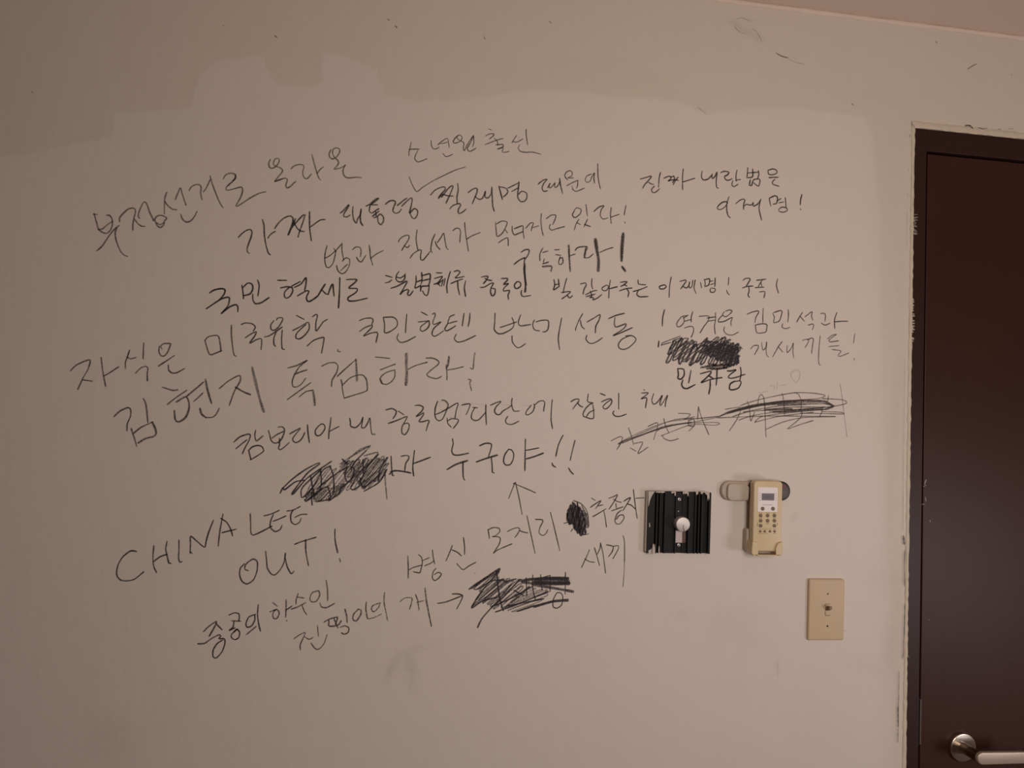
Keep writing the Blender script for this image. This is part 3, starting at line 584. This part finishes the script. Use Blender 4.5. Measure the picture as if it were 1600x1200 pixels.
905,850 900,980 890,1110
@handwritten_line|small Korean line low on the wall under the English capitals
#300 890 5 2.2 .84 .3
90,485 130,445 190,405 180,440 135,520;185,420 235,470;45,580 100,575 150,540 215,508 225,520 210,540 250,540 258,570 235,640 190,690 165,680 165,630 195,580 240,550
290,355 330,338 365,345 370,370 365,400;310,400 380,403;328,400 320,450 290,475 335,455;350,470 310,505 308,530 335,548 365,530 372,490 350,465 325,490;495,350 445,370 422,420 430,450 465,440 490,395 490,355;425,508 500,445;518,275 512,350 520,420 535,480
#300 890 5 2.1 .76 .4
630,258 665,285;610,330 660,310;650,315 630,350 640,382 665,380 682,340 665,312 645,318;735,235 735,300 732,370;740,398 742,402;735,315 760,300 780,285
830,188 815,230 812,270;825,215 875,222;778,308 830,290 888,258;860,280 875,320 895,350;985,165 940,180 922,220 930,250 970,248 998,200 990,165;1048,85 1058,150 1060,240;1000,262 1010,290 1050,297 1112,265
@handwritten_line|lowest Korean line on the wall, broken dry strokes ending at a right arrow
#300 890 5 1.9 .76 .4
798,540 840,510 885,492 870,530 845,590 848,627;880,525 915,545 945,530;980,440 988,520;930,575 960,615 990,622 1030,580 1055,510
#300 890 5 2.3 .82 .45
1032,410 1080,385 1135,372 1130,400 1120,430;1070,400 1070,440 1100,440;1080,445 1140,435 1165,400;1110,385 1140,455;1195,310 1208,360 1212,412;1160,450 1195,440 1225,455 1220,490 1190,505 1170,495
1300,310 1262,350 1258,390 1285,400 1318,350 1320,315 1295,310;1362,255 1358,310 1370,380
#300 890 5 1.9 .72 .6
1470,260 1415,280 1402,310 1420,330 1455,300 1470,262;1375,385 1420,375 1480,348;1505,180 1500,250 1515,330 1528,398
#600 870 5.333 1.9 .74 .5
133,375 170,345 225,340 235,350 225,400 212,438;262,315 280,360 292,445;275,380 330,365
#600 870 5.333 2.5 .85 .5
342,262 350,340 365,430 395,578
@arrow_mark|hand-drawn arrow pointing right at the lowest scribble
#600 870 5.333 2.1 .85 .2
448,388 520,375 650,325;570,310 620,310 655,325 640,370 607,432
@scribble|long loose black scribble low on the wall right of the small arrow
#600 870 5.333 2.6 .9 .25
710,270 800,205 960,100 930,150 820,280 730,425 820,370 950,335;780,270 900,200 1000,195;790,360 870,290 970,200;820,370 900,300 1030,200;900,420 1000,330 1120,200 1140,190;940,120 950,250 970,370 995,450;1100,185 1000,210;1060,230 970,340;1085,280 1120,300 1160,320
910,410 1050,350 1230,250;930,460 1100,400 1370,290;1110,455 1250,410 1400,370 1535,355;1250,420 1400,378 1535,367;1030,410 1330,350;780,588 820,510 900,420 970,350
#600 870 5.333 1.9 .9 .2
1185,175 1190,325;1240,150 1240,260 1265,360 1300,355;1305,150 1318,275;1385,155 1385,290;1512,130 1510,310;1330,170 1385,155;1440,300 1410,360 1410,415 1440,428 1480,400 1490,330 1470,300 1440,300
#600 870 5.333 4.6 .85 .4
1130,200 1250,185 1400,178 1535,180;1150,210 1300,226 1545,220;1240,232 1400,258 1575,290;760,240 850,180 950,120;1180,192 1300,184 1420,184 1530,190;1250,212 1400,218 1540,214;1270,185 1530,176;1300,222 1540,228;1260,205 1540,204
*1.9 .75 .5|40 20|9|715,270 800,200 955,110 960,180 1120,190 1230,250 1000,450 920,455 900,400 800,370 730,420 800,290
*1.7 .6 .6|20 11|12|940,450 1100,340 1240,260 1390,285 1300,380 1120,455
@scribble|grey pencil scribble crossing out a word near the door, with a fine upright line
#1120 600 7.27 1.8 .66 .35
45,360 150,310 400,240 800,190 1200,190 1330,250;40,360 300,270 600,215 900,185 1150,165 1230,130 1100,105 880,100 600,150 400,200 270,245;120,330 400,255 700,200 1000,180;180,370 400,310 850,285
250,410 450,350 900,290 1200,270 1400,240 1475,215 1430,180 1200,165;430,435 700,370 1100,320;430,435 500,375 700,340 1200,290;560,515 760,430 1000,380 1350,370 900,365 550,365 0,385;950,330 1400,340 1445,335 1400,320 1200,315
800,510 900,430 960,370 965,310 930,290;810,510 950,460 1095,415;740,105 755,160 770,350;880,95 930,120 960,200 955,300;95,288 200,270 270,262;270,310 230,400 145,530;345,195 370,260 380,380 390,420 430,320;465,230 480,150 505,118 530,150 545,250 555,520 560,600;1205,290 1170,370;1230,200 1310,240 1240,290;1270,130 1260,200
#1120 600 7.27 2.0 .65 .35
150,330 500,245 900,215 1200,200;300,320 700,250 1100,225 1290,225;520,300 800,265 1100,262 1320,262;600,310 900,300 1230,262;620,285 900,292;1180,300 1320,255 1240,225;230,300 560,230 900,195 1180,185;700,325 1000,300 1250,285
#1120 600 7.27 4.0 .55 .5
130,325 400,255 700,205 1000,195 1250,200;500,240 900,205;200,300 500,240;550,290 850,280;640,320 900,305 1200,280;1220,215 1330,250 1230,290;700,240 1000,230
#1120 600 7.27 1.3 .45 .4
1400,0 1425,160 1440,290 1480,600
@scribble|crossed-out thin pencil word left of the grey scribble
#940 570 4 1.8 .7 .3
60,475 110,450 130,455 120,490 95,530;168,395 185,440 200,500;180,520 215,540;205,492 255,483 250,505 228,555 290,515;290,385 345,362 350,385 325,468;345,415 380,390;388,335 400,380 420,425;380,440 390,460 430,475 480,462
480,303 530,305 555,310 530,335 515,340 580,325;545,345 545,380 580,380 575,340 545,350;545,415 580,380;605,262 625,330 670,437;605,265 600,340
#940 570 4 1.6 .55 .3
110,495 200,440 400,360 600,335 740,320 850,285;130,490 300,420 500,370 700,360 738,368 700,378 560,375 370,445;120,490 400,390 620,350 740,325;200,450 450,345 620,335 750,320
#940 570 4 2.6 .7 .3
105,495 150,470 220,450;220,450 400,385 560,360
@pencil_mark|very faint pencil marks and balloon shape above the grey scribble
#940 570 4 1.6 .2 .4
1210,115 1185,70 1190,45 1220,32 1240,50 1235,85 1212,115;1050,135 1080,130 1075,160;1100,110 1095,150;1110,130 1150,125;985,175 1040,165
#620 600 5.714 1.3 .13 .3
380,160 440,165 440,230 395,230 380,160;560,180 560,290 470,300;590,170 780,185;940,190 1010,190 1000,240;1100,190 1200,195'''
HT = [0.0]
def catmull(pts, step):
    if len(pts) < 3: 
        a, b = pts[0], pts[-1]; n = max(2, int(math.hypot(b[0]-a[0], b[1]-a[1])/step)+1)
        return [(a[0]+(b[0]-a[0])*i/(n-1), a[1]+(b[1]-a[1])*i/(n-1)) for i in range(n)]
    out = []; q = [pts[0]]+list(pts)+[pts[-1]]
    for i in range(1, len(q)-2):
        p0, p1, p2, p3 = q[i-1:i+3]; n = max(1, int(math.hypot(p2[0]-p1[0], p2[1]-p1[1])/step)); k = 0.42
        for j in range(n):
            t = j/n; t2, t3 = t*t, t*t*t
            h1, h2, h3, h4 = 2*t3-3*t2+1, t3-2*t2+t, -2*t3+3*t2, t3-t2
            out.append(tuple(h1*p1[d]+h2*k*(p2[d]-p0[d])+h3*p2[d]+h4*k*(p3[d]-p1[d]) for d in (0, 1)))
    out.append(pts[-1]); return out
class Ink:
    def __init__(s, y0=0.0): s.v = []; s.f = []; s.a = []; s.y0 = y0; s.k = 0
    def stroke(s, pts, width, alpha, dry, rng, plain=False):
        """pts in photo px on the wall plane; lays a flat ribbon of ink"""
        p = [pts[0]]
        for q in pts[1:]:
            if math.hypot(q[0]-p[-1][0], q[1]-p[-1][1]) > 0.15: p.append(q)
        if len(p) < 2: p.append((p[0][0]+0.8, p[0][1]+0.8))
        p = catmull(p, 1.8 if not plain else 4.0); n = len(p); s.k += 1
        y = s.y0-0.00012-0.000006*(s.k % 60)
        w = [P(x, yy, y) for x, yy in p]; ph = rng.uniform(0, 6.28); hw = width*0.66*0.00121
        base = len(s.v)
        # extend both ends slightly
        d0 = (w[0]-w[1]).normalized(); d1 = (w[-1]-w[-2]).normalized(); w[0] = w[0]+d0*hw*0.6; w[-1] = w[-1]+d1*hw*0.6
        for i in range(n):
            t = (w[min(n-1, i+1)]-w[max(0, i-1)]); t.y = 0
            if t.length < 1e-9: t = Vector((1, 0, 0))
            t.normalize(); nn = Vector((-t.z, 0, t.x))
            e = min(i, n-1-i); press = 1+0.13*math.sin(ph+i*0.23)+rng.uniform(-.05, .05)
            ww = hw*press*(0.72 if e == 0 else 0.92 if e == 1 else 1.0)
            for t_ in (-1, 0, 1):
                q = w[i]+nn*ww*t_; s.v.append((q.x, y, q.z))
                s.a.append((t_*1.0, min(1, alpha*1.08)*(0.95+0.08*math.sin(ph*2+i*0.11)), dry))
        for i in range(n-1):
            for k in (0, 1):
                a = base+3*i+k; s.f.append((a, a+1, a+4, a+3))
    def build(s, name, m, parent, label=None):
        me = bpy.data.meshes.new(name); me.from_pydata(s.v, [], s.f); me.update()
        a = me.attributes.new('ink', 'FLOAT_VECTOR', 'POINT'); a.data.foreach_set('vector', np.array(s.a, np.float32).ravel())
        o = link(name, me, m, parent)
        if label: o['label'] = label
        return o
def hatch(ink, poly, ang, count, width, alpha, dry, rng):
    """back-and-forth scribble inside a polygon (photo px)"""
    a = math.radians(ang); u = (math.cos(a), -math.sin(a)); v = (-u[1], u[0])
    pr = [(x*u[0]+y*u[1], x*v[0]+y*v[1]) for x, y in poly]
    lo, hi = min(q[1] for q in pr), max(q[1] for q in pr); path = []
    for k in range(count):
        s_ = lo+(hi-lo)*(k+0.5)/count+rng.uniform(-.3, .3)*(hi-lo)/count; xs = []
        for i in range(len(pr)):
            (a0, b0), (a1, b1) = pr[i], pr[(i+1) % len(pr)]
            if (b0 > s_) != (b1 > s_): xs.append(a0+(a1-a0)*(s_-b0)/(b1-b0))
        xs.sort()
        if len(xs) < 2: continue
        j = 0 if len(xs) == 2 else 2*rng.randrange(len(xs)//2)
        x0, x1 = xs[j], xs[j+1]; L = x1-x0
        x0 += rng.uniform(-.04, .18)*L; x1 -= rng.uniform(-.04, .18)*L
        e = [(x0, s_), ((x0+x1)/2, s_+rng.uniform(-.8, .8)), (x1, s_)]
        if k % 2: e.reverse()
        path += [(p*u[0]+q*v[0], p*u[1]+q*v[1]) for p, q in e]
    if len(path) > 2: ink.stroke(path, width, alpha, dry, rng)
def write_all():
    cur = None
    def flush():
        if cur and cur[0].v: cur[0].build(cur[1], cur[3], WALL, cur[2])
    for ln in RAW.strip().splitlines():
        if ln[0] == '@':
            flush(); nm, lab = ln[1:].split('|'); rng = random.Random(len(lab)*7+len(nm))
            m = INK_BLUE if nm == 'scribble' and 'pencil' not in lab else INK
            if 'pencil' in lab or nm == 'tick_mark': m = PENCIL
            cur = (Ink(), nm, lab, m)
        elif ln[0] == '#':
            x0, y0, sc, wd, al, dr = map(float, ln[1:].split())
        elif ln[0] == '*':
            h, ac, seed, pl = ln[1:].split('|'); hw, ha, hd_ = map(float, h.split()); an, ct = ac.split()
            pts = [(x0+float(t.split(',')[0])/sc, y0+float(t.split(',')[1])/sc) for t in pl.split()]
            hatch(cur[0], pts, float(an), int(ct), hw, ha, hd_, random.Random(int(seed)))
        else:
            for st in ln.split(';'):
                if not st.strip(): continue
                pts = [(x0+float(t.split(',')[0])/sc, y0+float(t.split(',')[1])/sc) for t in st.split()]
                cur[0].stroke(pts, wd, al, dr, rng)
    flush()
write_all()
# specks, scuffs and chips ----------------------------------------------
rng = random.Random(3)
sp = Ink()
for (x, y, r, a) in ((607,31,2.2,.5),(619,42,2.6,.6),(431,57,2.6,.5),(349,40,1.6,.4),(860,35,3,.45),(757,60,1.8,.35),(50,144,1.6,.4),(1332,163,2.2,.5),(1463,66,2.2,.5),(1581,117,1.8,.4),
        (1490,37,3.4,.6),(742,896,1.6,.3),(1320,986,1.6,.3)):
    sp.stroke([(x-r*.4, y-r*.4), (x+r*.4, y+r*.3)], r, a, 0.1, rng)
for pts, wd, a in (([(1213,83),(1222,88),(1230,90)],2.2,.6),([(1230,90),(1240,96),(1256,100)],1.2,.25),([(1512,108),(1518,104),(1525,100)],1.8,.5),([(756,55),(758,62)],1.3,.35),
        ([(1091,168),(1104,178)],1.4,.3),([(1150,30),(1160,28),(1172,33)],1.5,.22),([(1148,42),(1156,50),(1165,53)],1.6,.25),([(1176,45),(1184,52),(1190,64)],1.6,.25),([(1215,1035),(1216,1060)],1.2,.2)):
    sp.stroke(pts, wd, a, 0.35, rng)
sp.build('scuff_mark', SPECK, WALL, 'small brown specks and scuffs high on the wall')
ck = Ink(-0.0030)
for pts, wd, a in (([(1509,196.5),(1514,196),(1517,197),(1520,200.5)],2.4,.95),([(1530,199.5),(1536,201),(1543,200)],1.6,.8),([(1560,202),(1564,202)],1.8,.7),([(1576,201.5),(1584,201)],1.2,.5),
        ([(1412,838),(1413,850)],3.4,.95),([(1414,860),(1413,890),(1413.5,915)],1.6,.8),([(1414,945),(1413,985),(1411.5,1010),(1411,1030)],1.5,.8),([(1405,1050),(1404,1100),(1403,1160)],1.3,.75),([(1403,1105),(1404,1135)],2.0,.7),
        ([(1422,210),(1422,214)],1.6,.6),([(1420,262),(1419.5,266)],1.2,.4),([(1418,303),(1418.5,306)],1.4,.5),([(1418,330),(1417,390)],0.9,.3),([(1414,560),(1412,700)],0.9,.35),([(1412,700),(1411,830)],1.0,.4),([(1426,194),(1429,199)],1.3,.6)):
    ck.stroke(pts, wd, a, 0.45, rng)
ck.build('caulk_crack', INK, c1, 'dark cracks and chips in the caulk strip')
db = Ink(yF-0.0003)
for k in range(26):
    y = rng.uniform(466, 537); x = 1425.2-(y-500)*0.008; db.stroke([(x-2, y), (x+rng.uniform(.5, 3.2), y+rng.uniform(-1, 1.5))], 3.0, .8, .4, rng)
for k in range(16):
    y = rng.uniform(332, 366); db.stroke([(1427, y), (1429+rng.uniform(1, 5), y+rng.uniform(-1, 2))], 1.8, .5, .6, rng)
for pts, wd, a in (([(1445,756),(1447,750)],2.2,.7),([(1443,760),(1447,758)],1.6,.6),([(1446,777),(1447,783)],1.8,.5),([(1440,788),(1445,788)],1.2,.4),([(1422,624),(1424,632)],1.6,.4),([(1417,1022),(1420,1027)],2.0,.5)):
    db.stroke(pts, wd, a, 0.5, rng)
db.build('paint_dab', CREAM_DAB, frame, 'ragged cream paint strokes over the frame edge')
db = Ink(0.0056); db.stroke([(1453,813),(1453.5,815)], 2.0, .6, .2, rng); db.stroke([(1451.5,968),(1452,969)], 1.6, .4, .2, rng)
db.build('paint_fleck', CREAM_DAB, leaf)
# ---------------------------------------------------------------- ribbed black dimmer
yT = -0.013
A = P(1013, 767.5, yT); B = P(1109, 865.5, yT)
x0, x1, z1, z0 = A.x, B.x, A.z, B.z; W = x1-x0; H = z1-z0
dim = tag(empty('dimmer_switch', ((x0+x1)/2, 0, z0)), 'ribbed black metal dimmer with round silver knob, edges smeared with cream paint', 'dimmer')
prof = [(0,.115,.0105),(.115,.135,.0055),(.135,.150,.0135),(.150,.185,.0065),(.185,.200,.0135),(.200,.265,.0060),(.265,.280,.0130),(.280,.435,.0095),(.435,.450,.0135),(.450,.565,.0060),
        (.565,.640,.0075),(.640,.655,.0135),(.655,.745,.0095),(.745,.760,.0130),(.760,.800,.0060),(.800,.815,.0135),(.815,.850,.0060),(.850,.865,.0130),(.865,.965,.0065),(.965,1.0,.0135)]
bm = bmesh.new()
outline = [(x0, 0.0)]
for a, b, h in prof: outline += [(x0+a*W, -h), (x0+b*W-0.0001, -h)]
outline.append((x1, 0.0))
T = [bm.verts.new((x, y, z1)) for x, y in outline]; Bv = [bm.verts.new((x, y, z0)) for x, y in outline]
for i in range(len(outline)-1): bm.faces.new((T[i], T[i+1], Bv[i+1], Bv[i]))
bm.faces.new(T); bm.faces.new(Bv[::-1]); bm.faces.new((T[-1], T[0], Bv[0], Bv[-1]))
obj('ribbed_plate', bm, M_BLACK, dim)
# cream paint smears along its edges
r_s = random.Random(8)
def smear(pa, pb, pc, pd, y):          # dab with a ragged inner end, proud of the fins
    bm = bmesh.new(); n_ = 6
    top = [P(pa+(pc-pa)*k/n_, pb, y) for k in range(n_+1)]
    bot = [P(pa+(pc-pa)*k/n_, pd-r_s.uniform(0, .55)*(pd-pb), y) for k in range(n_+1)]
    slab_poly(bm, top+bot[::-1])
    return obj('paint_smear', bm, M_SMEAR, dim)
def slab_poly(bm, vv, t=0.0008):
    va = [bm.verts.new(v) for v in vv]; vb = [bm.verts.new(v+Vector((0, t, 0))) for v in vv]
    f = bm.faces.new(va); f2 = bm.faces.new(vb[::-1])
    for i in range(len(va)): bm.faces.new((va[i], va[(i+1) % len(va)], vb[(i+1) % len(va)], vb[i]))
    bmesh.ops.triangulate(bm, faces=[f, f2])
for q_ in ((1025,767.6,1039,770.5),(1054,768,1056,776.5),(1049,768,1054,771),(1067,768,1074,772.5),(1074,768.5,1076,777.5),(1087.5,768,1091,774.5),(1095,768,1098,773),(1102,768,1105,775),(1105.2,769,1108.5,784),(1098.2,768,1101.8,770.2)):
    smear(*q_, -0.0142)
smear(1019.5,865.3,1023.6,847.5,-0.0139); smear(1029,864.8,1030.5,852,-0.0142)
for poly in ([(1013,767.5),(1024,767.5),(1021,771),(1018,776),(1015.5,782),(1014,789),(1013,792)], [(1013.2,865.5),(1013.2,860),(1016,859),(1018.5,856.5),(1019.2,865.5)], [(1014.3,818),(1015.3,816),(1016,823),(1014.5,824)]):
    bm = bmesh.new(); slab_poly(bm, [P(x, y, -0.0112) for x, y in poly]); obj('paint_smear', bm, M_SMEAR, dim)
# painted left flank
obj('painted_flank', box((x0-0.0016, 0, z0+0.002), (x0+0.0002, -0.0098, z1), 0.0004), M_SMEAR, dim)
kc = P(1067.5, 819.5, -0.027); kr = 0.0140
kn = obj('knob', prism(circ(kc.x, kc.z, kr, 48), -0.0085, -0.027, 0.0012, 3), M_SILVER, dim, smooth=True)
q = P(1067.4, 820, -0.027); q2 = P(1068.6, 830.5, -0.027)
bm = bmesh.new(); d = 0.0005
vs = [bm.verts.new((q.x-d, -0.02715, q.z)), bm.verts.new((q.x+d, -0.02715, q.z)), bm.verts.new((q2.x+d*1.3, -0.02715, q2.z)), bm.verts.new((q2.x-d*1.3, -0.02715, q2.z))]
r_ = bmesh.ops.extrude_face_region(bm, geom=[bm.faces.new(vs)]); [setattr(v.co, 'y', v.co.y+0.0004) for v in r_['geom'] if isinstance(v, bmesh.types.BMVert)]
obj('pointer_line', bm, M_DARK, kn)
def pbox(xa, ya, xb, yb, yfront, depth, bev=0.0):
    a, b = P(xa, ya, yfront), P(xb, yb, yfront); return box((a.x, yfront, b.z), (b.x, yfront+depth, a.z), bev)
obj('metal_tag', pbox(1054.5, 829, 1065.5, 848, -0.0102, 0.004), M_PLATE, dim)
obj('rusty_slot', pbox(1065.5, 829, 1071, 848, -0.0098, 0.003), M_RUST, dim)
def screw(px, py, y, r, parent, m=M_SCREW):
    c = P(px, py, y); s = obj('screw', prism(circ(c.x, c.z, r, 20), y+0.002, y, r*0.25, 2), m, parent, smooth=True)
    obj('screw_slot', prism(circ(c.x, c.z, r*0.42, 12), y+0.001, y-0.0001), M_DARK, s); return s
screw(1061.7, 780.3, -0.0080, 0.0034, dim); screw(1060.6, 851.8, -0.0100, 0.0034, dim)
c = P(1060, 798.8, -0.0066); obj('indicator_dot', prism(circ(c.x, c.z, 0.0011, 12), -0.0058, -0.0068), M_SCREW, dim)
# ---------------------------------------------------------------- pill shaped device behind the remote
pc = P(1183, 767.5, -0.006); dev = tag(empty('wall_sensor', (pc.x, 0, pc.z-0.02)), 'horizontal pill-shaped beige and black wall device partly behind the remote control', 'sensor')
a, b = P(1127.8, 751, -0.009), P(1236, 784.5, -0.009); hh = a.z-b.z
obj('base_plate', prism(rrect((a.x+b.x)/2-0.03, (a.z+b.z)/2, b.x-a.x-0.06, hh, hh*0.47), 0, -0.009, 0.004, 4), M_BEIGE, dev, smooth=True)
a, b = P(1137.5, 755.3, -0.015), P(1170.5, 782.8, -0.015); h2 = a.z-b.z
obj('sliding_cover', prism(rrect((a.x+b.x)/2, (a.z+b.z)/2, b.x-a.x, h2, h2*0.28), -0.007, -0.015, 0.0022, 3), M_BEIGE, dev, smooth=True)
c = P(1221.5, 767.4, -0.014); a = P(1168.5, 767, -0.014); R_ = 0.0192
obj('black_body', prism(rrect((c.x+R_+a.x)/2, c.z, c.x+R_-a.x, 2*R_, R_*0.97, 12), 0, -0.014, 0.003, 3), M_BLACKP, dev, smooth=True)
obj('lens', prism(circ(c.x, c.z, R_*0.76, 40), -0.013, -0.0148, 0.0005, 2), M_LENS, dev, smooth=True)
rd = P(1224, 760, -0.0152); obj('red_indicator', prism([(rd.x-.007, rd.z-.0035), (rd.x+.0075, rd.z-.002), (rd.x+.0045, rd.z+.0035), (rd.x-.002, rd.z+.0062), (rd.x-.007, rd.z+.0055)], -0.0145, -0.0152), M_RED, dev)
# ---------------------------------------------------------------- remote control in its wall holder
yR = -0.034
ra, rb = P(1178.5, 751, yR), P(1220.8, 862, yR); cxr = (ra.x+rb.x)/2; Wd = rb.x-ra.x; Hd = ra.z-rb.z; czr = (ra.z+rb.z)/2
hol = tag(empty('remote_holder', (cxr, 0, rb.z-0.01)), 'yellowed plastic wall holder cupping the bottom of the remote control', 'holder')
xa, xb = cxr-Wd/2-0.0035, cxr+Wd/2+0.0008; zb = P(1200, 868, yR).z; zt = P(1200, 847, yR).z
bl = P(1164.5, 846, -0.012).x; br = cxr+Wd/2-0.004
obj('back_plate', prism(rrect((bl+br)/2, zb+0.026, br-bl, 0.046, 0.006), 0, -0.0165, 0.004), M_BEIGE, hol, smooth=True)
def side(x_0, x_1, zt0, zt1):
    n_ = 6; pts_ = [(x_0, zb+0.004), (x_0+0.002, zb+0.001), (x_0+0.004, zb), (x_1, zb)]
    return pts_
# left wall of the cup, right wall of the cup, floor
wl = P(1183.3, 860, yR).x; wr = P(1211.3, 860, yR).x
obj('cup_side', prism([(xa, zb+0.006), (xa+0.002, zb+0.002), (xa+0.006, zb), (wl, zb), (wl, zt+0.0005), (xa+0.001, zt+0.001)], -0.016, yR-0.004, 0.0012, 2), M_REMOTE, hol)
obj('cup_side', prism([(wr, zb), (xb-0.005, zb), (xb-0.001, zb+0.003), (xb, zb+0.007), (xb, zt+0.001), (xb-0.003, zt+0.0015), (wr+0.003, zt-0.0025), (wr+0.001, zt-0.007), (wr-0.001, zt-0.013)], -0.016, yR-0.004, 0.0012, 2), M_REMOTE, hol)
obj('cup_floor', box((xa+0.004, -0.016, zb), (xb-0.004, yR-0.004, zb+0.0018)), M_REMOTE, hol)
rem = tag(empty('remote_control', (cxr, -0.02, rb.z)), 'cream air conditioner remote control with small grey display, standing in its wall holder', 'remote control')
body = obj('remote_body', prism(rrect(cxr, czr, Wd, Hd, 0.0075, 8), -0.0180, yR, 0.0026, 4), M_REMOTE, rem, smooth=True)
def rbox(name, xa, ya, xb, yb, t, m, parent, r=0.0):
    a, b = P(xa, ya, yR), P(xb, yb, yR)
    if r: return obj(name, prism(rrect((a.x+b.x)/2, (a.z+b.z)/2, b.x-a.x, a.z-b.z, r), yR+0.001, yR-t, 0.0), m, parent)
    return obj(name, box((a.x, yR+0.001, b.z), (b.x, yR-t, a.z)), m, parent)
pan = rbox('white_panel', 1184.6, 761, 1214.4, 800, 0.0003, M_PANEL, rem, 0.0016)
lcd = rbox('display', 1190.2, 770.6, 1209.6, 782, 0.0006, M_LCD, rem, 0.0008)
lf = ink_mat('faint_segment', (0.06, 0.05, 0.07))
tx = bmesh.new()
def tbar(bm, xa, ya, xb, yb, t=0.0005):
    a, b = P(xa, ya, yR), P(xb, yb, yR); add_box(bm, (a.x, yR, b.z), (b.x, yR-t, a.z))
for y in (770.8, 774.2, 777.3, 780.8):
    tbar(tx, 1185.6, y, 1188.4, y+0.8); tbar(tx, 1211.2, y, 1213.6, y+0.8)
for k in range(9): 
    x = 1191.5+k*1.8; tbar(tx, x, 788.3, x+1.1, 789.5)
obj('panel_print', tx, mat('grey_print', (0.38, 0.32, 0.32), 0.7), pan)
sg = bmesh.new()
for k in range(4): tbar(sg, 1193+k*3.8, 774, 1195.4+k*3.8, 778.5, 0.0008)
obj('display_digits', sg, mat('display_segment', (0.13, 0.115, 0.14), 0.3), lcd)
def btn(px, py, rpx):
    c = P(px, py, yR); return obj('button', prism(circ(c.x, c.z, rpx*0.00128, 20), yR+0.001, yR-0.0012, 0.0004, 2), M_BTN, rem, smooth=True)
btn(1191.5, 794.8, 3.0); btn(1207.6, 794.8, 3.0)
for j, y in enumerate((805.6, 813.6, 821.4)):
    for i, x in enumerate((1188.5, 1199.3, 1210.0)):
        if not (i == 1 and j == 2): btn(x, y, 2.75)
for x in (1187.8, 1194.8, 1203.0, 1210.3): btn(x, 830.2, 1.9)
tx = bmesh.new()
for (xa_, ya_, xb_, yb_) in ((1185,801.3,1191.5,802.0),(1196.5,801.3,1202.5,802.0),(1207.5,801.3,1212.5,802.0),(1197,817.8,1201.5,818.6),(1184.3,826.2,1199.5,826.8),(1184.3,833.3,1199.5,833.9),(1201.5,826.2,1204.5,826.8),
        (1208.5,826.2,1212.5,826.8),(1208,833.2,1212.5,833.8),(1183.6,816.5,1184.1,822.5),(1214.2,817,1214.7,820.5),(1185.5,809.3,1191,809.8),(1207.5,809.3,1212.5,809.8)):
    tbar(tx, xa_, ya_, xb_, yb_, 0.0004)
obj('button_print', tx, M_TXT, rem)
# ---------------------------------------------------------------- light switch
yS = -0.0065
sa, sb = P(1264.5, 904.6, yS), P(1318.8, 1000.6, yS); cxs = (sa.x+sb.x)/2; czs = (sa.z+sb.z)/2
sw = tag(empty('light_switch', (cxs, 0, sb.z)), 'ivory toggle light switch plate beside the dark brown door', 'light switch')
pw, ph = sb.x-sa.x, sa.z-sb.z
obj('switch_plate', prism(rrect(cxs, czs, pw, ph, 0.0040, 5), 0, yS, 0.0030, 3), M_CREAM, sw)
tz = P(1293, 952.8, yS); tw = 0.0108; th_ = 0.0236
fr = bmesh.new()
add_box(fr, (tz.x-tw/2, yS+0.001, tz.z-th_/2), (tz.x-tw/2+0.0014, yS-0.0003, tz.z+th_/2)); add_box(fr, (tz.x-tw/2+0.0014, yS+0.001, tz.z-th_/2), (tz.x+tw/2, yS-0.0003, tz.z-th_/2+0.0013))
add_box(fr, (tz.x-tw/2+0.0014, yS+0.001, tz.z+th_/2-0.0010), (tz.x+tw/2, yS-0.0003, tz.z+th_/2))
obj('toggle_slot', fr, M_TXT, sw)
bm = bmesh.new()
lo = [(-.0040, yS, -.002), (.0040, yS, -.002), (.0040, yS, .0065), (-.0040, yS, .0065)]
hi = [(-.0034, yS-.011, .0045), (.0034, yS-.011, .0045), (.0034, yS-.010, .0100), (-.0034, yS-.010, .0100)]
lv = [bm.verts.new((tz.x+0.0004+x, y, tz.z+z)) for x, y, z in lo]; hv = [bm.verts.new((tz.x+0.0004+x, y, tz.z+z)) for x, y, z in hi]
for i in range(4): bm.faces.new((lv[i], lv[(i+1) % 4], hv[(i+1) % 4], hv[i]))
bm.faces.new(hv); bm.faces.new(lv[::-1]); bmesh.ops.bevel(bm, geom=bm.edges[:], offset=0.0007, segments=2, affect='EDGES')
obj('toggle', bm, M_TOGGLE, sw)
screw(1293.5, 928, yS, 0.0022, sw, M_CREAM); screw(1292.8, 978.3, yS, 0.0026, sw, M_CREAM)
